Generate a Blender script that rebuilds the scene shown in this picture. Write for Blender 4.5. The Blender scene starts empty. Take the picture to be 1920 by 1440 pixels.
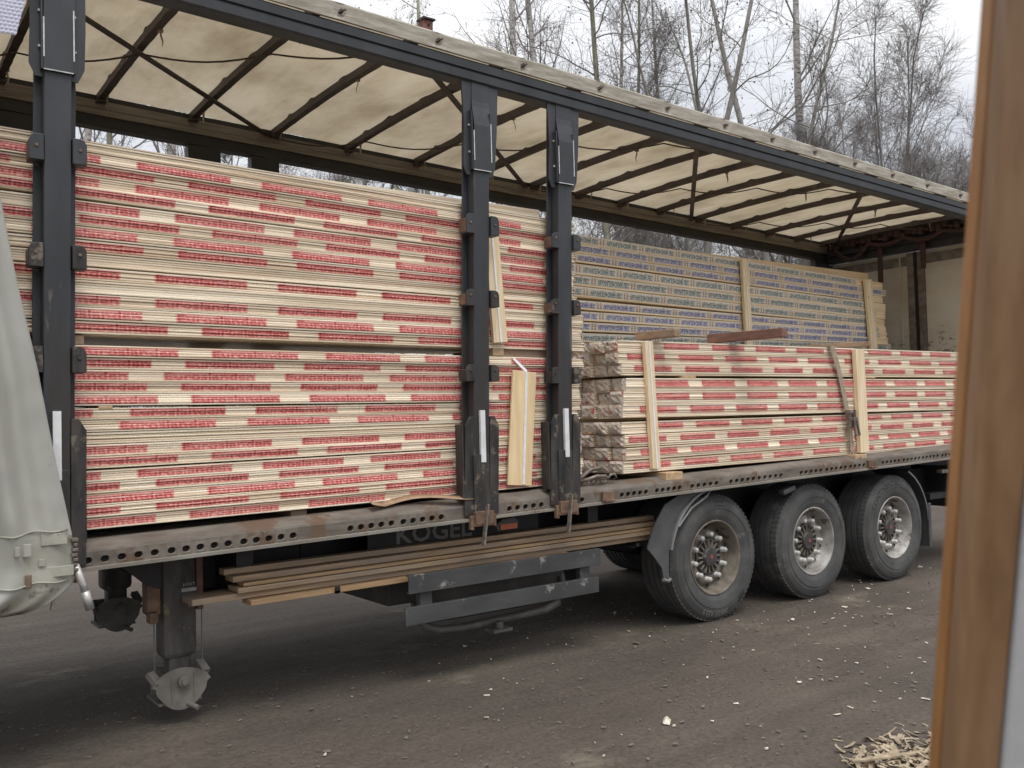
import bpy, bmesh, math, random
import numpy as np
from mathutils import Vector, Matrix, noise as mnoise

random.seed(7)
sc = bpy.context.scene
COL = sc.collection
R_ = math.radians

# ------------------------------------------------------------------ camera
cam_d = bpy.data.cameras.new("camera")
cam = bpy.data.objects.new("camera", cam_d)
COL.objects.link(cam)
_r = Vector((0.80203, -0.59665, -0.02626)); _f = Vector((0.59680, 0.80166, 0.03407))
_f.normalize(); _r = (_r - _f * _r.dot(_f)).normalized(); _u = _r.cross(_f)
cam.matrix_world = Matrix(((_r.x, _u.x, -_f.x, -5.8173), (_r.y, _u.y, -_f.y, -5.0397), (_r.z, _u.z, -_f.z, 1.6997), (0, 0, 0, 1)))
cam_d.sensor_width = 36.0
cam_d.lens = 36.0 * 1736.235 / 1920.0
cam_d.clip_start = 0.05
cam_d.clip_end = 1500
cam_d.dof.use_dof = True
cam_d.dof.focus_distance = 7.0
cam_d.dof.aperture_fstop = 6.3
sc.camera = cam

# ------------------------------------------------------------------ world, sun, exposure
SUN_EL, SUN_AZ = R_(62), R_(195)          # azimuth from +Y clockwise: behind the camera
world = bpy.data.worlds.new("World"); sc.world = world
world.use_nodes = True
wn, wl = world.node_tree.nodes, world.node_tree.links
wn.clear()
w_out = wn.new("ShaderNodeOutputWorld"); w_bg = wn.new("ShaderNodeBackground")
w_bg.inputs["Strength"].default_value = 0.1
sky = wn.new("ShaderNodeTexSky"); sky.sky_type = 'NISHITA'; sky.sun_disc = False
sky.sun_elevation = SUN_EL; sky.sun_rotation = SUN_AZ
tc = wn.new("ShaderNodeTexCoord")
mp = wn.new("ShaderNodeMapping"); mp.inputs["Scale"].default_value = (1.2, 1.2, 3.2)
wl.new(tc.outputs["Generated"], mp.inputs["Vector"])
nz = wn.new("ShaderNodeTexNoise"); nz.inputs["Scale"].default_value = 2.3; nz.inputs["Detail"].default_value = 7; nz.inputs["Roughness"].default_value = .52
wl.new(mp.outputs[0], nz.inputs["Vector"])
cr = wn.new("ShaderNodeValToRGB")
cr.color_ramp.elements[0].position = .34; cr.color_ramp.elements[0].color = (.66, .69, .75, 1)
cr.color_ramp.elements[1].position = .66; cr.color_ramp.elements[1].color = (1.0, 1.0, 1.01, 1)
wl.new(nz.outputs["Fac"], cr.inputs[0])
# overcast luminance: brighter towards the zenith as a cloud layer is
sx = wn.new("ShaderNodeSeparateXYZ"); wl.new(tc.outputs["Generated"], sx.inputs[0])
mr = wn.new("ShaderNodeMapRange"); mr.inputs["From Min"].default_value = 0; mr.inputs["From Max"].default_value = 1
mr.inputs["To Min"].default_value = 6.5; mr.inputs["To Max"].default_value = 20.0
pw = wn.new("ShaderNodeMath"); pw.operation = 'POWER'; pw.inputs[1].default_value = 1.5; pw.use_clamp = True
wl.new(sx.outputs["Z"], pw.inputs[0]); wl.new(pw.outputs[0], mr.inputs["Value"])
ml = wn.new("ShaderNodeVectorMath"); ml.operation = 'SCALE'
wl.new(cr.outputs[0], ml.inputs[0]); wl.new(mr.outputs[0], ml.inputs["Scale"])
mxw = wn.new("ShaderNodeMix"); mxw.data_type = 'RGBA'; mxw.inputs["Factor"].default_value = .93
wl.new(sky.outputs[0], mxw.inputs["A"]); wl.new(ml.outputs[0], mxw.inputs["B"])
wl.new(mxw.outputs["Result"], w_bg.inputs["Color"]); wl.new(w_bg.outputs[0], w_out.inputs[0])

sun_d = bpy.data.lights.new("sun", 'SUN'); sun = bpy.data.objects.new("sun", sun_d); COL.objects.link(sun)
sun_d.energy = 1.3; sun_d.angle = R_(25); sun_d.color = (1.0, .97, .93)
_sd = Vector((math.sin(SUN_AZ) * math.cos(SUN_EL), math.cos(SUN_AZ) * math.cos(SUN_EL), math.sin(SUN_EL)))
sun.rotation_euler = _sd.to_track_quat('Z', 'Y').to_euler(); sun.location = _sd * 40
sc.view_settings.view_transform = 'Standard'; sc.view_settings.look = 'None'
sc.view_settings.exposure = 0.36; sc.view_settings.gamma = 1.0; sc.view_settings.use_curve_mapping = False

# ------------------------------------------------------------------ materials
def new_mat(name):
    m = bpy.data.materials.new(name); m.use_nodes = True
    nt = m.node_tree; b = nt.nodes["Principled BSDF"]
    return m, nt.nodes, nt.links, b

def ramp(nodes, stops):
    r = nodes.new("ShaderNodeValToRGB"); e = r.color_ramp.elements
    while len(e) < len(stops): e.new(.5)
    for k, (p, c) in enumerate(stops):
        e[k].position = p; e[k].color = (c[0], c[1], c[2], 1)
    return r

def coords(nodes, links, scale=(1, 1, 1), rot=(0, 0, 0), obj=False):
    mp = nodes.new("ShaderNodeMapping"); mp.inputs["Scale"].default_value = scale; mp.inputs["Rotation"].default_value = rot
    if obj:
        t = nodes.new("ShaderNodeTexCoord"); links.new(t.outputs["Object"], mp.inputs[0])
    else:
        t = nodes.new("ShaderNodeNewGeometry"); links.new(t.outputs["Position"], mp.inputs[0])
    return mp.outputs[0]

def tex(nodes, links, vec, scale, detail=5, rough=.55, kind="Noise"):
    n = nodes.new("ShaderNodeTex" + kind); n.inputs["Scale"].default_value = scale
    if kind == "Noise": n.inputs["Detail"].default_value = detail; n.inputs["Roughness"].default_value = rough
    links.new(vec, n.inputs["Vector"]); return n

def mixc(nodes, links, fac, a, b, blend='MIX'):
    m = nodes.new("ShaderNodeMix"); m.data_type = 'RGBA'; m.blend_type = blend
    for sock, v in (("Factor", fac), ("A", a), ("B", b)):
        if hasattr(v, "is_linked") or hasattr(v, "links"): links.new(v, m.inputs[sock])
        elif sock == "Factor": m.inputs[sock].default_value = v
        else: m.inputs[sock].default_value = (*v[:3], 1)
    return m.outputs["Result"]

def bumpn(nodes, links, b, height, strength=.3, dist=.01):
    n = nodes.new("ShaderNodeBump"); n.inputs["Strength"].default_value = strength; n.inputs["Distance"].default_value = dist
    links.new(height, n.inputs["Height"]); links.new(n.outputs[0], b.inputs["Normal"]); return n

def simple(name, c1, c2, scale=6, stretch=(1, 1, 1), rough=.6, metal=0, bump=.2, bd=.004, lo=.35, hi=.68, c3=None, s3=2.5, t3=.62, coat=0, fine=60):
    """two-tone worn surface, optional third tone in blotches"""
    m, n, l, b = new_mat(name)
    v = coords(n, l, stretch)
    t = tex(n, l, v, scale, 7, .6)
    r = ramp(n, [(lo, c1), (hi, c2)]); l.new(t.outputs["Fac"], r.inputs[0])
    col = r.outputs[0]
    if c3:
        t3n = tex(n, l, coords(n, l), s3, 8, .68)
        rr = ramp(n, [(t3, (0, 0, 0)), (t3 + .06, (1, 1, 1))]); l.new(t3n.outputs["Fac"], rr.inputs[0])
        col = mixc(n, l, rr.outputs[0], col, c3)
    l.new(col, b.inputs["Base Color"])
    b.inputs["Roughness"].default_value = rough; b.inputs["Metallic"].default_value = metal
    if coat: b.inputs["Coat Weight"].default_value = coat; b.inputs["Coat Roughness"].default_value = .25
    tf = tex(n, l, coords(n, l, stretch), fine, 4)
    bumpn(n, l, b, tf.outputs["Fac"], bump, bd)
    return m

def wood(name, light, dark, rough=.6, grain=(1, 14, 14), scale=3, grey=None):
    m, n, l, b = new_mat(name)
    v = coords(n, l, grain)
    t = tex(n, l, v, scale, 8, .6)
    r = ramp(n, [(.3, dark), (.5, [(a + c) / 2 for a, c in zip(light, dark)]), (.68, light)]); l.new(t.outputs["Fac"], r.inputs[0])
    col = r.outputs[0]
    vo = tex(n, l, coords(n, l, (1.3, 3, 3)), 2.1, kind="Voronoi")
    kr = ramp(n, [(.0, (1, 1, 1)), (.07, (0, 0, 0))]); l.new(vo.outputs["Distance"], kr.inputs[0])
    col = mixc(n, l, kr.outputs[0], col, [c * .35 for c in dark])
    if grey:
        g = tex(n, l, coords(n, l), 1.7, 5)
        gr = ramp(n, [(.42, (0, 0, 0)), (.62, (.85, .85, .85))]); l.new(g.outputs["Fac"], gr.inputs[0])
        col = mixc(n, l, gr.outputs[0], col, grey)
    l.new(col, b.inputs["Base Color"]); b.inputs["Roughness"].default_value = rough
    bumpn(n, l, b, t.outputs["Fac"], .25, .004)
    return m

def film_boards(name, light, dark, blocks=None):
    """fresh planed boards seen through clear shrink film"""
    m, n, l, b = new_mat(name)
    v = coords(n, l, (.35, 30, 75))
    t = tex(n, l, v, 1.0, 6, .6)
    r = ramp(n, [(.36, dark), (.46, [(a * .75 + c * .25) for a, c in zip(light, dark)]), (.58, light)]); l.new(t.outputs["Fac"], r.inputs[0])
    col = r.outputs[0]
    big = tex(n, l, coords(n, l, (.4, 1, 9)), 1.6, 4)
    br = ramp(n, [(.34, (.80, .75, .68)), (.62, (1.05, 1.04, 1.02))]); l.new(big.outputs["Fac"], br.inputs[0])
    col = mixc(n, l, 1.0, col, br.outputs[0], 'MULTIPLY')
    vo = tex(n, l, coords(n, l, (1.6, 1, 14)), 1.5, kind="Voronoi")
    kr = ramp(n, [(.0, (.75, .75, .75)), (.05, (0, 0, 0))]); l.new(vo.outputs["Distance"], kr.inputs[0])
    col = mixc(n, l, kr.outputs[0], col, [c * .3 for c in dark])
    # film wrinkles: long diagonal creases
    wv = tex(n, l, coords(n, l, (5, 5, 46), (0, R_(9), 0)), 1.0, 4, .6)
    wr = ramp(n, [(.60, (0, 0, 0)), (.72, (.20, .20, .20))]); l.new(wv.outputs["Fac"], wr.inputs[0])
    col = mixc(n, l, wr.outputs[0], col, (.86, .83, .79))
    l.new(col, b.inputs["Base Color"])
    b.inputs["Roughness"].default_value = .5
    b.inputs["Coat Weight"].default_value = .55; b.inputs["Coat Roughness"].default_value = .22
    bumpn(n, l, b, wv.outputs["Fac"], .35, .008)
    return m

def film_print(name, base, dark, light, cell=0.0215):
    """red film print with its woven check of paler lines"""
    m, n, l, b = new_mat(name)
    v = coords(n, l, (6, 6, 60), (0, R_(-8), 0))
    t = tex(n, l, v, 1.0, 5, .6)
    r = ramp(n, [(.32, dark), (.5, base), (.70, light)]); l.new(t.outputs["Fac"], r.inputs[0])
    tcn = n.new("ShaderNodeTexCoord"); sp = n.new("ShaderNodeSeparateXYZ"); l.new(tcn.outputs["Object"], sp.inputs[0])
    def lines(sock, period, width):
        a = n.new("ShaderNodeMath"); a.operation = 'DIVIDE'; l.new(sock, a.inputs[0]); a.inputs[1].default_value = period
        f = n.new("ShaderNodeMath"); f.operation = 'FRACT'; l.new(a.outputs[0], f.inputs[0])
        g = n.new("ShaderNodeMath"); g.operation = 'LESS_THAN'; l.new(f.outputs[0], g.inputs[0]); g.inputs[1].default_value = width
        return g.outputs[0]
    mx = n.new("ShaderNodeMath"); mx.operation = 'MAXIMUM'
    l.new(lines(sp.outputs["X"], cell, .28), mx.inputs[0]); l.new(lines(sp.outputs["Z"], cell * .8, .25), mx.inputs[1])
    fade = tex(n, l, coords(n, l, (3, 3, 12)), 2.2, 4)
    fm = n.new("ShaderNodeMath"); fm.operation = 'MULTIPLY'; l.new(mx.outputs[0], fm.inputs[0]); l.new(fade.outputs["Fac"], fm.inputs[1])
    col = mixc(n, l, fm.outputs[0], r.outputs[0], [min(1, c * 1.25 + .10) for c in light])
    sm = tex(n, l, coords(n, l, (3.2, 2, 44), (0, R_(-11), 0)), 2.4, 7, .7)
    smr = ramp(n, [(.52, (0, 0, 0)), (.62, (.85, .85, .85))]); l.new(sm.outputs["Fac"], smr.inputs[0])
    col = mixc(n, l, smr.outputs[0], col, (.84, .58, .48))
    oi = n.new("ShaderNodeObjectInfo"); pr_ = ramp(n, [(0, (.62, .62, .62)), (1, (.10, .10, .10))]); l.new(oi.outputs["Random"], pr_.inputs[0])
    col = mixc(n, l, pr_.outputs[0], col, light)
    l.new(col, b.inputs["Base Color"]); b.inputs["Roughness"].default_value = .5
    b.inputs["Coat Weight"].default_value = .55; b.inputs["Coat Roughness"].default_value = .22
    return m

MT = {}
MT['boards'] = film_boards("film_wrapped_pine", (.98, .895, .75), (.70, .545, .39))
MT['boards_c'] = film_boards("film_wrapped_larch", (.93, .78, .55), (.72, .54, .32))
MT['red'] = film_print("red_film_print", (.69, .200, .178), (.52, .105, .100), (.84, .44, .39))
MT['red_deep'] = film_print("deep_red_lettering", (.53, .070, .068), (.42, .045, .045), (.64, .16, .14))
MT['blue'] = simple("blue_film_lettering", (.07, .095, .36), (.16, .20, .47), 9, (4, 4, 20), .45, coat=.5)
MT['teal'] = simple("teal_film_lettering", (.09, .17, .20), (.18, .27, .29), 9, (4, 4, 20), .45, coat=.5)
MT['pale_film'] = simple('pale_film_strip', (.66, .61, .53), (.76, .71, .63), 6, (1, 1, 20), .4, coat=.5)
MT['emblem'] = simple("brown_emblem_print", (.34, .22, .16), (.48, .34, .25), 9, (4, 4, 20), .5)
MT['dgrey'] = simple("dark_grey_paint", (.025, .027, .031), (.045, .048, .053), 5, (1, 1, .4), .48, 0, .15, .002, c3=(.085, .078, .066), s3=3.0, t3=.63)
MT['dpost'] = None
MT['dgrey2'] = simple("scuffed_dark_steel", (.014, .013, .0125), (.062, .054, .047), 16, (1, 1, .22), .6, .1, .4, .003, c3=(.15, .12, .09), s3=9.0, t3=.575)
MT['bare'] = simple("bare_metal_edge", (.45, .45, .44), (.75, .74, .72), 20, rough=.4, metal=.2)
MT['rust'] = simple("rusty_steel", (.10, .055, .035), (.22, .14, .09), 12, rough=.75, c3=(.06, .045, .04), s3=7)
MT['galv'] = simple("dirty_galvanised_rail", (.10, .083, .066), (.215, .190, .160), 7, (.4, 1, 1.5), .6, .15, .3, .003, c3=(.13, .085, .055), s3=3.2, t3=.54)
MT['galv_light'] = simple("light_rail_lip", (.24, .215, .18), (.36, .335, .295), 9, (.3, 1, 1), .5, .2, c3=(.22, .17, .12), s3=4, t3=.6)
MT['black'] = simple("black_chassis_paint", (.010, .009, .0095), (.022, .020, .020), 4, rough=.55, c3=(.045, .038, .034), s3=3, t3=.62)
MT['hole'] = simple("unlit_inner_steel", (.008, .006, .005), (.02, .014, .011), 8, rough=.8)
MT['bow'] = simple("dark_roof_bow", (.040, .029, .026), (.075, .058, .050), 6, rough=.55, c3=(.11, .085, .07), s3=5, t3=.63)
MT['webbing'] = simple("dark_webbing", (.045, .03, .026), (.085, .06, .05), 30, rough=.85)
MT['redweb'] = simple("dull_red_webbing", (.035, .017, .015), (.068, .033, .028), 25, rough=.85)
MT['strap'] = simple("grey_brown_strap", (.26, .21, .15), (.40, .33, .25), 40, rough=.8)
MT['white'] = simple("white_plastic_band", (.72, .72, .72), (.85, .85, .85), 20, rough=.45)
MT['sticker'] = simple("worn_white_sticker", (.62, .62, .62), (.78, .78, .77), 14, rough=.5, c3=(.12, .12, .12), s3=22, t3=.66)
MT['batten'] = wood("pale_batten_wood", (.86, .72, .50), (.66, .50, .30), grain=(14, 14, 1))
MT['panelwood'] = wood("pale_offcut_board", (.84, .66, .40), (.68, .49, .26), grain=(9, 9, 1.2), scale=2)
MT['dunnage'] = wood("weathered_dunnage", (.38, .26, .16), (.19, .115, .07), grain=(12, 2, 12), grey=(.26, .19, .145))
MT['dunnage_red'] = wood('reddish_stained_beam', (.23, .115, .082), (.125, .062, .045), grain=(12, 2, 12))
MT['spacer'] = wood("spacer_block_wood", (.56, .40, .24), (.36, .24, .13), grain=(10, 2, 10))
MT['plank'] = wood("old_plank_wood", (.43, .31, .195), (.21, .14, .085), grain=(.8, 12, 16), grey=(.26, .20, .15))
MT['plank_fresh'] = wood("newer_plank_wood", (.44, .29, .155), (.24, .15, .08), grain=(.8, 12, 16))
MT['deck'] = wood("dirty_deck_boards", (.13, .105, .085), (.055, .045, .038), grain=(.8, 6, 6), grey=(.16, .145, .13))
MT['tyre'] = simple("dusty_tyre_rubber", (.050, .049, .048), (.092, .090, .086), 5, rough=.85, bump=.25, bd=.003, c3=(.13, .125, .118), s3=4, t3=.6)
MT['tyre_txt'] = simple("tyre_lettering_rubber", (.007, .007, .007), (.016, .016, .016), 9, rough=.7)
MT['tyre_txt2'] = simple("grey_tyre_lettering", (.20, .195, .18), (.28, .27, .26), 9, rough=.8)
MT['rim'] = simple("dirty_silver_rim", (.20, .185, .165), (.42, .40, .37), 7, rough=.55, metal=.3, c3=(.12, .095, .075), s3=5, t3=.55)
MT['rim_brown'] = simple("brown_dirty_rim", (.10, .082, .062), (.235, .205, .165), 8, rough=.65, metal=.2, c3=(.06, .045, .034), s3=5, t3=.56)
MT['nut'] = simple("grey_nut_cap", (.42, .41, .39), (.58, .57, .54), 25, rough=.5, metal=.3)
MT['hub'] = simple("dark_hub", (.028, .026, .025), (.075, .07, .066), 14, rough=.55, c3=(.14, .12, .10), s3=8, t3=.6)
MT['reddot'] = simple("red_hub_badge", (.22, .06, .05), (.30, .09, .075), 20, rough=.4)
MT['fender'] = simple("grey_plastic_mudguard", (.052, .052, .054), (.090, .089, .09), 5, rough=.55, c3=(.13, .125, .115), s3=3.4, t3=.6)
MT['fender_edge'] = simple("pale_mudguard_edge", (.13, .125, .12), (.22, .21, .20), 8, rough=.5)
MT['guard'] = simple("blue_grey_guard_paint", (.040, .041, .043), (.072, .073, .074), 5, (.5, 1, 1), .5, .1, .3, .003, c3=(.26, .245, .225), s3=7, t3=.61)
MT['tank'] = simple("dusty_tank", (.040, .038, .036), (.078, .072, .066), 4, rough=.7)
MT['tube'] = simple("dusty_steel_tube", (.13, .12, .11), (.21, .195, .18), 8, rough=.6, metal=.2)
MT['leg'] = simple("dusty_landing_leg", (.042, .038, .034), (.12, .108, .097), 11, (1, 1, .3), .7, .1, .4, .004, c3=(.20, .16, .10), s3=7, t3=.62)
MT['foot'] = simple("dry_mud_foot", (.115, .104, .090), (.19, .175, .155), 10, rough=.85)
MT['plate'] = simple("pale_leg_plate", (.30, .30, .28), (.42, .41, .39), 30, rough=.5)
MT['curtain'] = simple("dirty_grey_tarpaulin", (.33, .325, .29), (.40, .392, .35), 1.6, (1, 1, .6), .5, 0, .08, .003, c3=(.27, .262, .225), s3=2.6, t3=.63)
MT['curtain_band'] = simple("dirty_curtain_hem", (.30, .29, .24), (.42, .41, .35), 5, rough=.6, c3=(.21, .19, .15), s3=5, t3=.58)
MT['buckle'] = simple("brown_buckle", (.13, .085, .06), (.24, .17, .12), 20, rough=.6)
MT['rod'] = simple("silver_rod", (.42, .40, .38), (.60, .58, .56), 12, rough=.4, metal=.5)
MT['lamp'] = simple("orange_marker_lens", (.34, .08, .03), (.44, .13, .06), 20, rough=.35)
MT['kogel'] = simple("grey_chassis_lettering", (.17, .155, .14), (.24, .215, .20), 12, rough=.6)
MT['band'] = simple("brown_packing_band", (.26, .16, .09), (.38, .25, .15), 14, rough=.6)
MT['chain'] = simple("worn_steel_tensioner", (.13, .105, .085), (.28, .24, .20), 30, rough=.55, metal=.4)
MT['frame_wood'] = None
MT['rail_band'] = wood('weathered_rail_plank', (.22, .19, .155), (.11, .092, .075), grain=(.8, 8, 14))
MT['brick'] = simple("faded_red_board", (.20, .085, .06), (.30, .14, .10), 14, rough=.8)

def tarp_mat():
    m, n, l, b = new_mat("translucent_roof_tarp")
    t = tex(n, l, coords(n, l, (1, .6, 1)), 1.6, 8, .62)
    r = ramp(n, [(.30, (.30, .245, .165)), (.52, (.47, .40, .29)), (.74, (.57, .50, .38))]); l.new(t.outputs["Fac"], r.inputs[0])
    s = tex(n, l, coords(n, l, (5, 1.1, 1), (0, 0, R_(18))), 1.0, 8, .72)
    sr = ramp(n, [(.34, (.80, .76, .70)), (.54, (1, 1, 1))]); l.new(s.outputs["Fac"], sr.inputs[0])
    col = mixc(n, l, .8, r.outputs[0], sr.outputs[0], 'MULTIPLY')
    l.new(col, b.inputs["Base Color"]); b.inputs["Roughness"].default_value = .6
    tr = n.new("ShaderNodeBsdfTranslucent"); l.new(col, tr.inputs["Color"])
    mx = n.new("ShaderNodeMixShader"); mx.inputs[0].default_value = .40
    l.new(b.outputs[0], mx.inputs[1]); l.new(tr.outputs[0], mx.inputs[2]); l.new(mx.outputs[0], n["Material Output"].inputs[0])
    bumpn(n, l, b, t.outputs["Fac"], .3, .02)
    return m
def post_mat():
    m, n, l, b = new_mat("grimy_post_paint")
    t = tex(n, l, coords(n, l, (1, 1, .35)), 5, 7, .6)
    r = ramp(n, [(.35, (.023, .025, .029)), (.68, (.042, .045, .050))]); l.new(t.outputs["Fac"], r.inputs[0])
    g = n.new("ShaderNodeNewGeometry"); sp = n.new("ShaderNodeSeparateXYZ"); l.new(g.outputs["Position"], sp.inputs[0])
    q = tex(n, l, coords(n, l, (7, 7, 1.1)), 2.0, 8, .7)
    mr = n.new("ShaderNodeMapRange"); mr.inputs["From Min"].default_value = 3.0; mr.inputs["From Max"].default_value = 1.6
    mr.inputs["To Min"].default_value = -.14; mr.inputs["To Max"].default_value = .17; l.new(sp.outputs["Z"], mr.inputs["Value"])
    ad = n.new("ShaderNodeMath"); ad.operation = 'ADD'; l.new(q.outputs["Fac"], ad.inputs[0]); l.new(mr.outputs[0], ad.inputs[1])
    rr = ramp(n, [(.50, (0, 0, 0)), (.60, (.85, .85, .85))]); l.new(ad.outputs[0], rr.inputs[0])
    col = mixc(n, l, rr.outputs[0], r.outputs[0], (.030, .025, .021))
    k = tex(n, l, coords(n, l, (11, 11, 1.6)), 1.5, 5, .6)
    kr = ramp(n, [(.655, (0, 0, 0)), (.70, (.7, .7, .7))]); l.new(k.outputs["Fac"], kr.inputs[0])
    col = mixc(n, l, kr.outputs[0], col, (.12, .105, .085))
    l.new(col, b.inputs["Base Color"]); b.inputs["Roughness"].default_value = .5
    return m
MT['dpost'] = post_mat()
MT['tarp'] = tarp_mat()
MT['tarp_edge'] = simple("weathered_tarp_edge", (.25, .22, .175), (.46, .42, .355), 9, (.6, 1, 5), .8, 0, .4, .006, c3=(.20, .17, .13), s3=2.6, t3=.60)

def film_end_mat():
    m, n, l, b = new_mat("crumpled_film_end")
    v = coords(n, l, (1, 1, 1))
    t = tex(n, l, coords(n, l, (3, 6, 11), (R_(30), 0, 0)), 1.6, 4, .5)
    r = ramp(n, [(.30, (.48, .40, .32)), (.50, (.60, .515, .42)), (.72, (.72, .64, .54))]); l.new(t.outputs["Fac"], r.inputs[0])
    col = r.outputs[0]
    for sc_, th, c in ((9.5, .575, (.50, .06, .055)), (12.5, .585, (.045, .05, .12)), (15, .64, (.80, .76, .70))):
        q = tex(n, l, coords(n, l, (1, 1.1, 1.6), (R_(sc_ * 7), 0, 0)), sc_, 6, .7)
        rr = ramp(n, [(th, (0, 0, 0)), (th + .035, (.85, .85, .85))]); l.new(q.outputs["Fac"], rr.inputs[0])
        col = mixc(n, l, rr.outputs[0], col, c)
    l.new(col, b.inputs["Base Color"]); b.inputs["Roughness"].default_value = .35
    b.inputs["Coat Weight"].default_value = .4; b.inputs["Coat Roughness"].default_value = .2
    bumpn(n, l, b, t.outputs["Fac"], .2, .008)
    return m
MT['film_end'] = film_end_mat()

def door_mat():
    m, n, l, b = new_mat("scratched_plywood_door")
    t = tex(n, l, coords(n, l, (1, .6, 1)), 1.3, 8, .65)
    r = ramp(n, [(.30, (.33, .285, .215)), (.55, (.46, .41, .325)), (.75, (.53, .49, .41))]); l.new(t.outputs["Fac"], r.inputs[0])
    q = tex(n, l, coords(n, l, (1, 4, 11)), 2.6, 6, .72)
    h = n.new("ShaderNodeNewGeometry"); sp = n.new("ShaderNodeSeparateXYZ"); l.new(h.outputs["Position"], sp.inputs[0])
    mr = n.new("ShaderNodeMapRange"); mr.inputs["From Min"].default_value = 3.3; mr.inputs["From Max"].default_value = 2.2
    mr.inputs["To Min"].default_value = -.16; mr.inputs["To Max"].default_value = .03; l.new(sp.outputs["Z"], mr.inputs["Value"])
    ad = n.new("ShaderNodeMath"); ad.operation = 'ADD'; l.new(q.outputs["Fac"], ad.inputs[0]); l.new(mr.outputs[0], ad.inputs[1])
    rr = ramp(n, [(.565, (0, 0, 0)), (.60, (.8, .8, .8))]); l.new(ad.outputs[0], rr.inputs[0])
    col = mixc(n, l, rr.outputs[0], r.outputs[0], (.10, .08, .06))
    l.new(col, b.inputs["Base Color"]); b.inputs["Roughness"].default_value = .65
    return m
MT['door'] = door_mat()

def ground_mat():
    m, n, l, b = new_mat("packed_dirt_yard")
    v = coords(n, l)
    a = tex(n, l, v, .55, 8, .6)
    r = ramp(n, [(.30, (.062, .049, .038)), (.52, (.086, .069, .055)), (.72, (.120, .098, .077))]); l.new(a.outputs["Fac"], r.inputs[0])
    f = tex(n, l, v, 34, 7, .7)
    fr = ramp(n, [(.30, (.55, .54, .53)), (.5, (1, 1, 1)), (.70, (1.4, 1.37, 1.32))]); l.new(f.outputs["Fac"], fr.inputs[0])
    col = mixc(n, l, .9, r.outputs[0], fr.outputs[0], 'MULTIPLY')
    # dust-filled tyre tracks run along the yard
    tr = tex(n, l, coords(n, l, (.25, 2.6, 1), (0, 0, R_(4))), 1.6, 7, .62)
    trr = ramp(n, [(.36, (.78, .76, .74)), (.62, (1.12, 1.12, 1.10))]); l.new(tr.outputs["Fac"], trr.inputs[0])
    col = mixc(n, l, .8, col, trr.outputs[0], 'MULTIPLY')
    s = tex(n, l, coords(n, l, (1, 1.7, 1)), .95, 7, .68)
    sr = ramp(n, [(.585, (0, 0, 0)), (.70, (.7, .7, .7))]); l.new(s.outputs["Fac"], sr.inputs[0])
    col = mixc(n, l, sr.outputs[0], col, (.215, .185, .135))
    d = tex(n, l, coords(n, l, (1, 1, 1)), 5.5, 8, .75)
    dr = ramp(n, [(.655, (0, 0, 0)), (.70, (.8, .8, .8))]); l.new(d.outputs["Fac"], dr.inputs[0])
    col = mixc(n, l, dr.outputs[0], col, (.030, .025, .021))
    vo = tex(n, l, v, 42, kind="Voronoi")
    vr = ramp(n, [(.10, (1, 1, 1)), (.17, (0, 0, 0))]); l.new(vo.outputs["Distance"], vr.inputs[0])
    sel = tex(n, l, v, 17, 3); sl = ramp(n, [(.54, (0, 0, 0)), (.60, (.9, .9, .9))]); l.new(sel.outputs["Fac"], sl.inputs[0])
    mm = n.new("ShaderNodeMath"); mm.operation = 'MULTIPLY'; l.new(vr.outputs[0], mm.inputs[0]); l.new(sl.outputs[0], mm.inputs[1])
    col = mixc(n, l, mm.outputs[0], col, (.21, .19, .165))
    l.new(col, b.inputs["Base Color"]); b.inputs["Roughness"].default_value = .9
    sm = n.new("ShaderNodeMath"); sm.operation = 'ADD'; l.new(f.outputs["Fac"], sm.inputs[0]); l.new(mm.outputs[0], sm.inputs[1])
    bumpn(n, l, b, sm.outputs[0], .7, .018)
    return m
MT['ground'] = ground_mat()

def birch_mat():
    m, n, l, b = new_mat("birch_bark")
    v = coords(n, l, (4, 4, 9), obj=True)
    t = tex(n, l, v, 1.6, 9, .78)
    r = ramp(n, [(.40, (.035, .030, .028)), (.48, (.40, .375, .35)), (.62, (.62, .59, .56))]); l.new(t.outputs["Fac"], r.inputs[0])
    l.new(r.outputs[0], b.inputs["Base Color"]); b.inputs["Roughness"].default_value = .75
    return m
MT['birch'] = birch_mat()
MT['aspen'] = simple("greenish_grey_bark", (.20, .195, .14), (.36, .35, .26), 5, (1, 1, .4), .85, bump=.5, bd=.01)
MT['bark'] = simple("grey_brown_bark", (.20, .185, .165), (.34, .32, .29), 6, (1, 1, .4), .85, bump=.5, bd=.01)
MT['twig'] = simple("dark_birch_twigs", (.20, .178, .168), (.30, .275, .262), 3, rough=.8)
MT['twig2'] = simple("grey_twigs", (.18, .165, .148), (.28, .262, .24), 3, rough=.8)
MT['needle'] = simple("pine_needles", (.028, .042, .018), (.065, .082, .036), 3, rough=.7)
MT['brush'] = simple("brown_brushwood", (.12, .108, .078), (.20, .18, .13), 2, rough=.85)
MT['chip'] = simple("pale_wood_chip", (.52, .46, .36), (.76, .70, .58), 30, rough=.7)
MT['chip2'] = simple("grey_stone_chip", (.125, .108, .09), (.20, .175, .15), 30, rough=.85)
MT['shaving'] = simple("pine_shavings", (.20, .15, .095), (.46, .375, .26), 16, rough=.7)
MT['jamb'] = simple("pvc_sash_face", (.40, .40, .405), (.46, .46, .465), 3, rough=.4)

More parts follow.
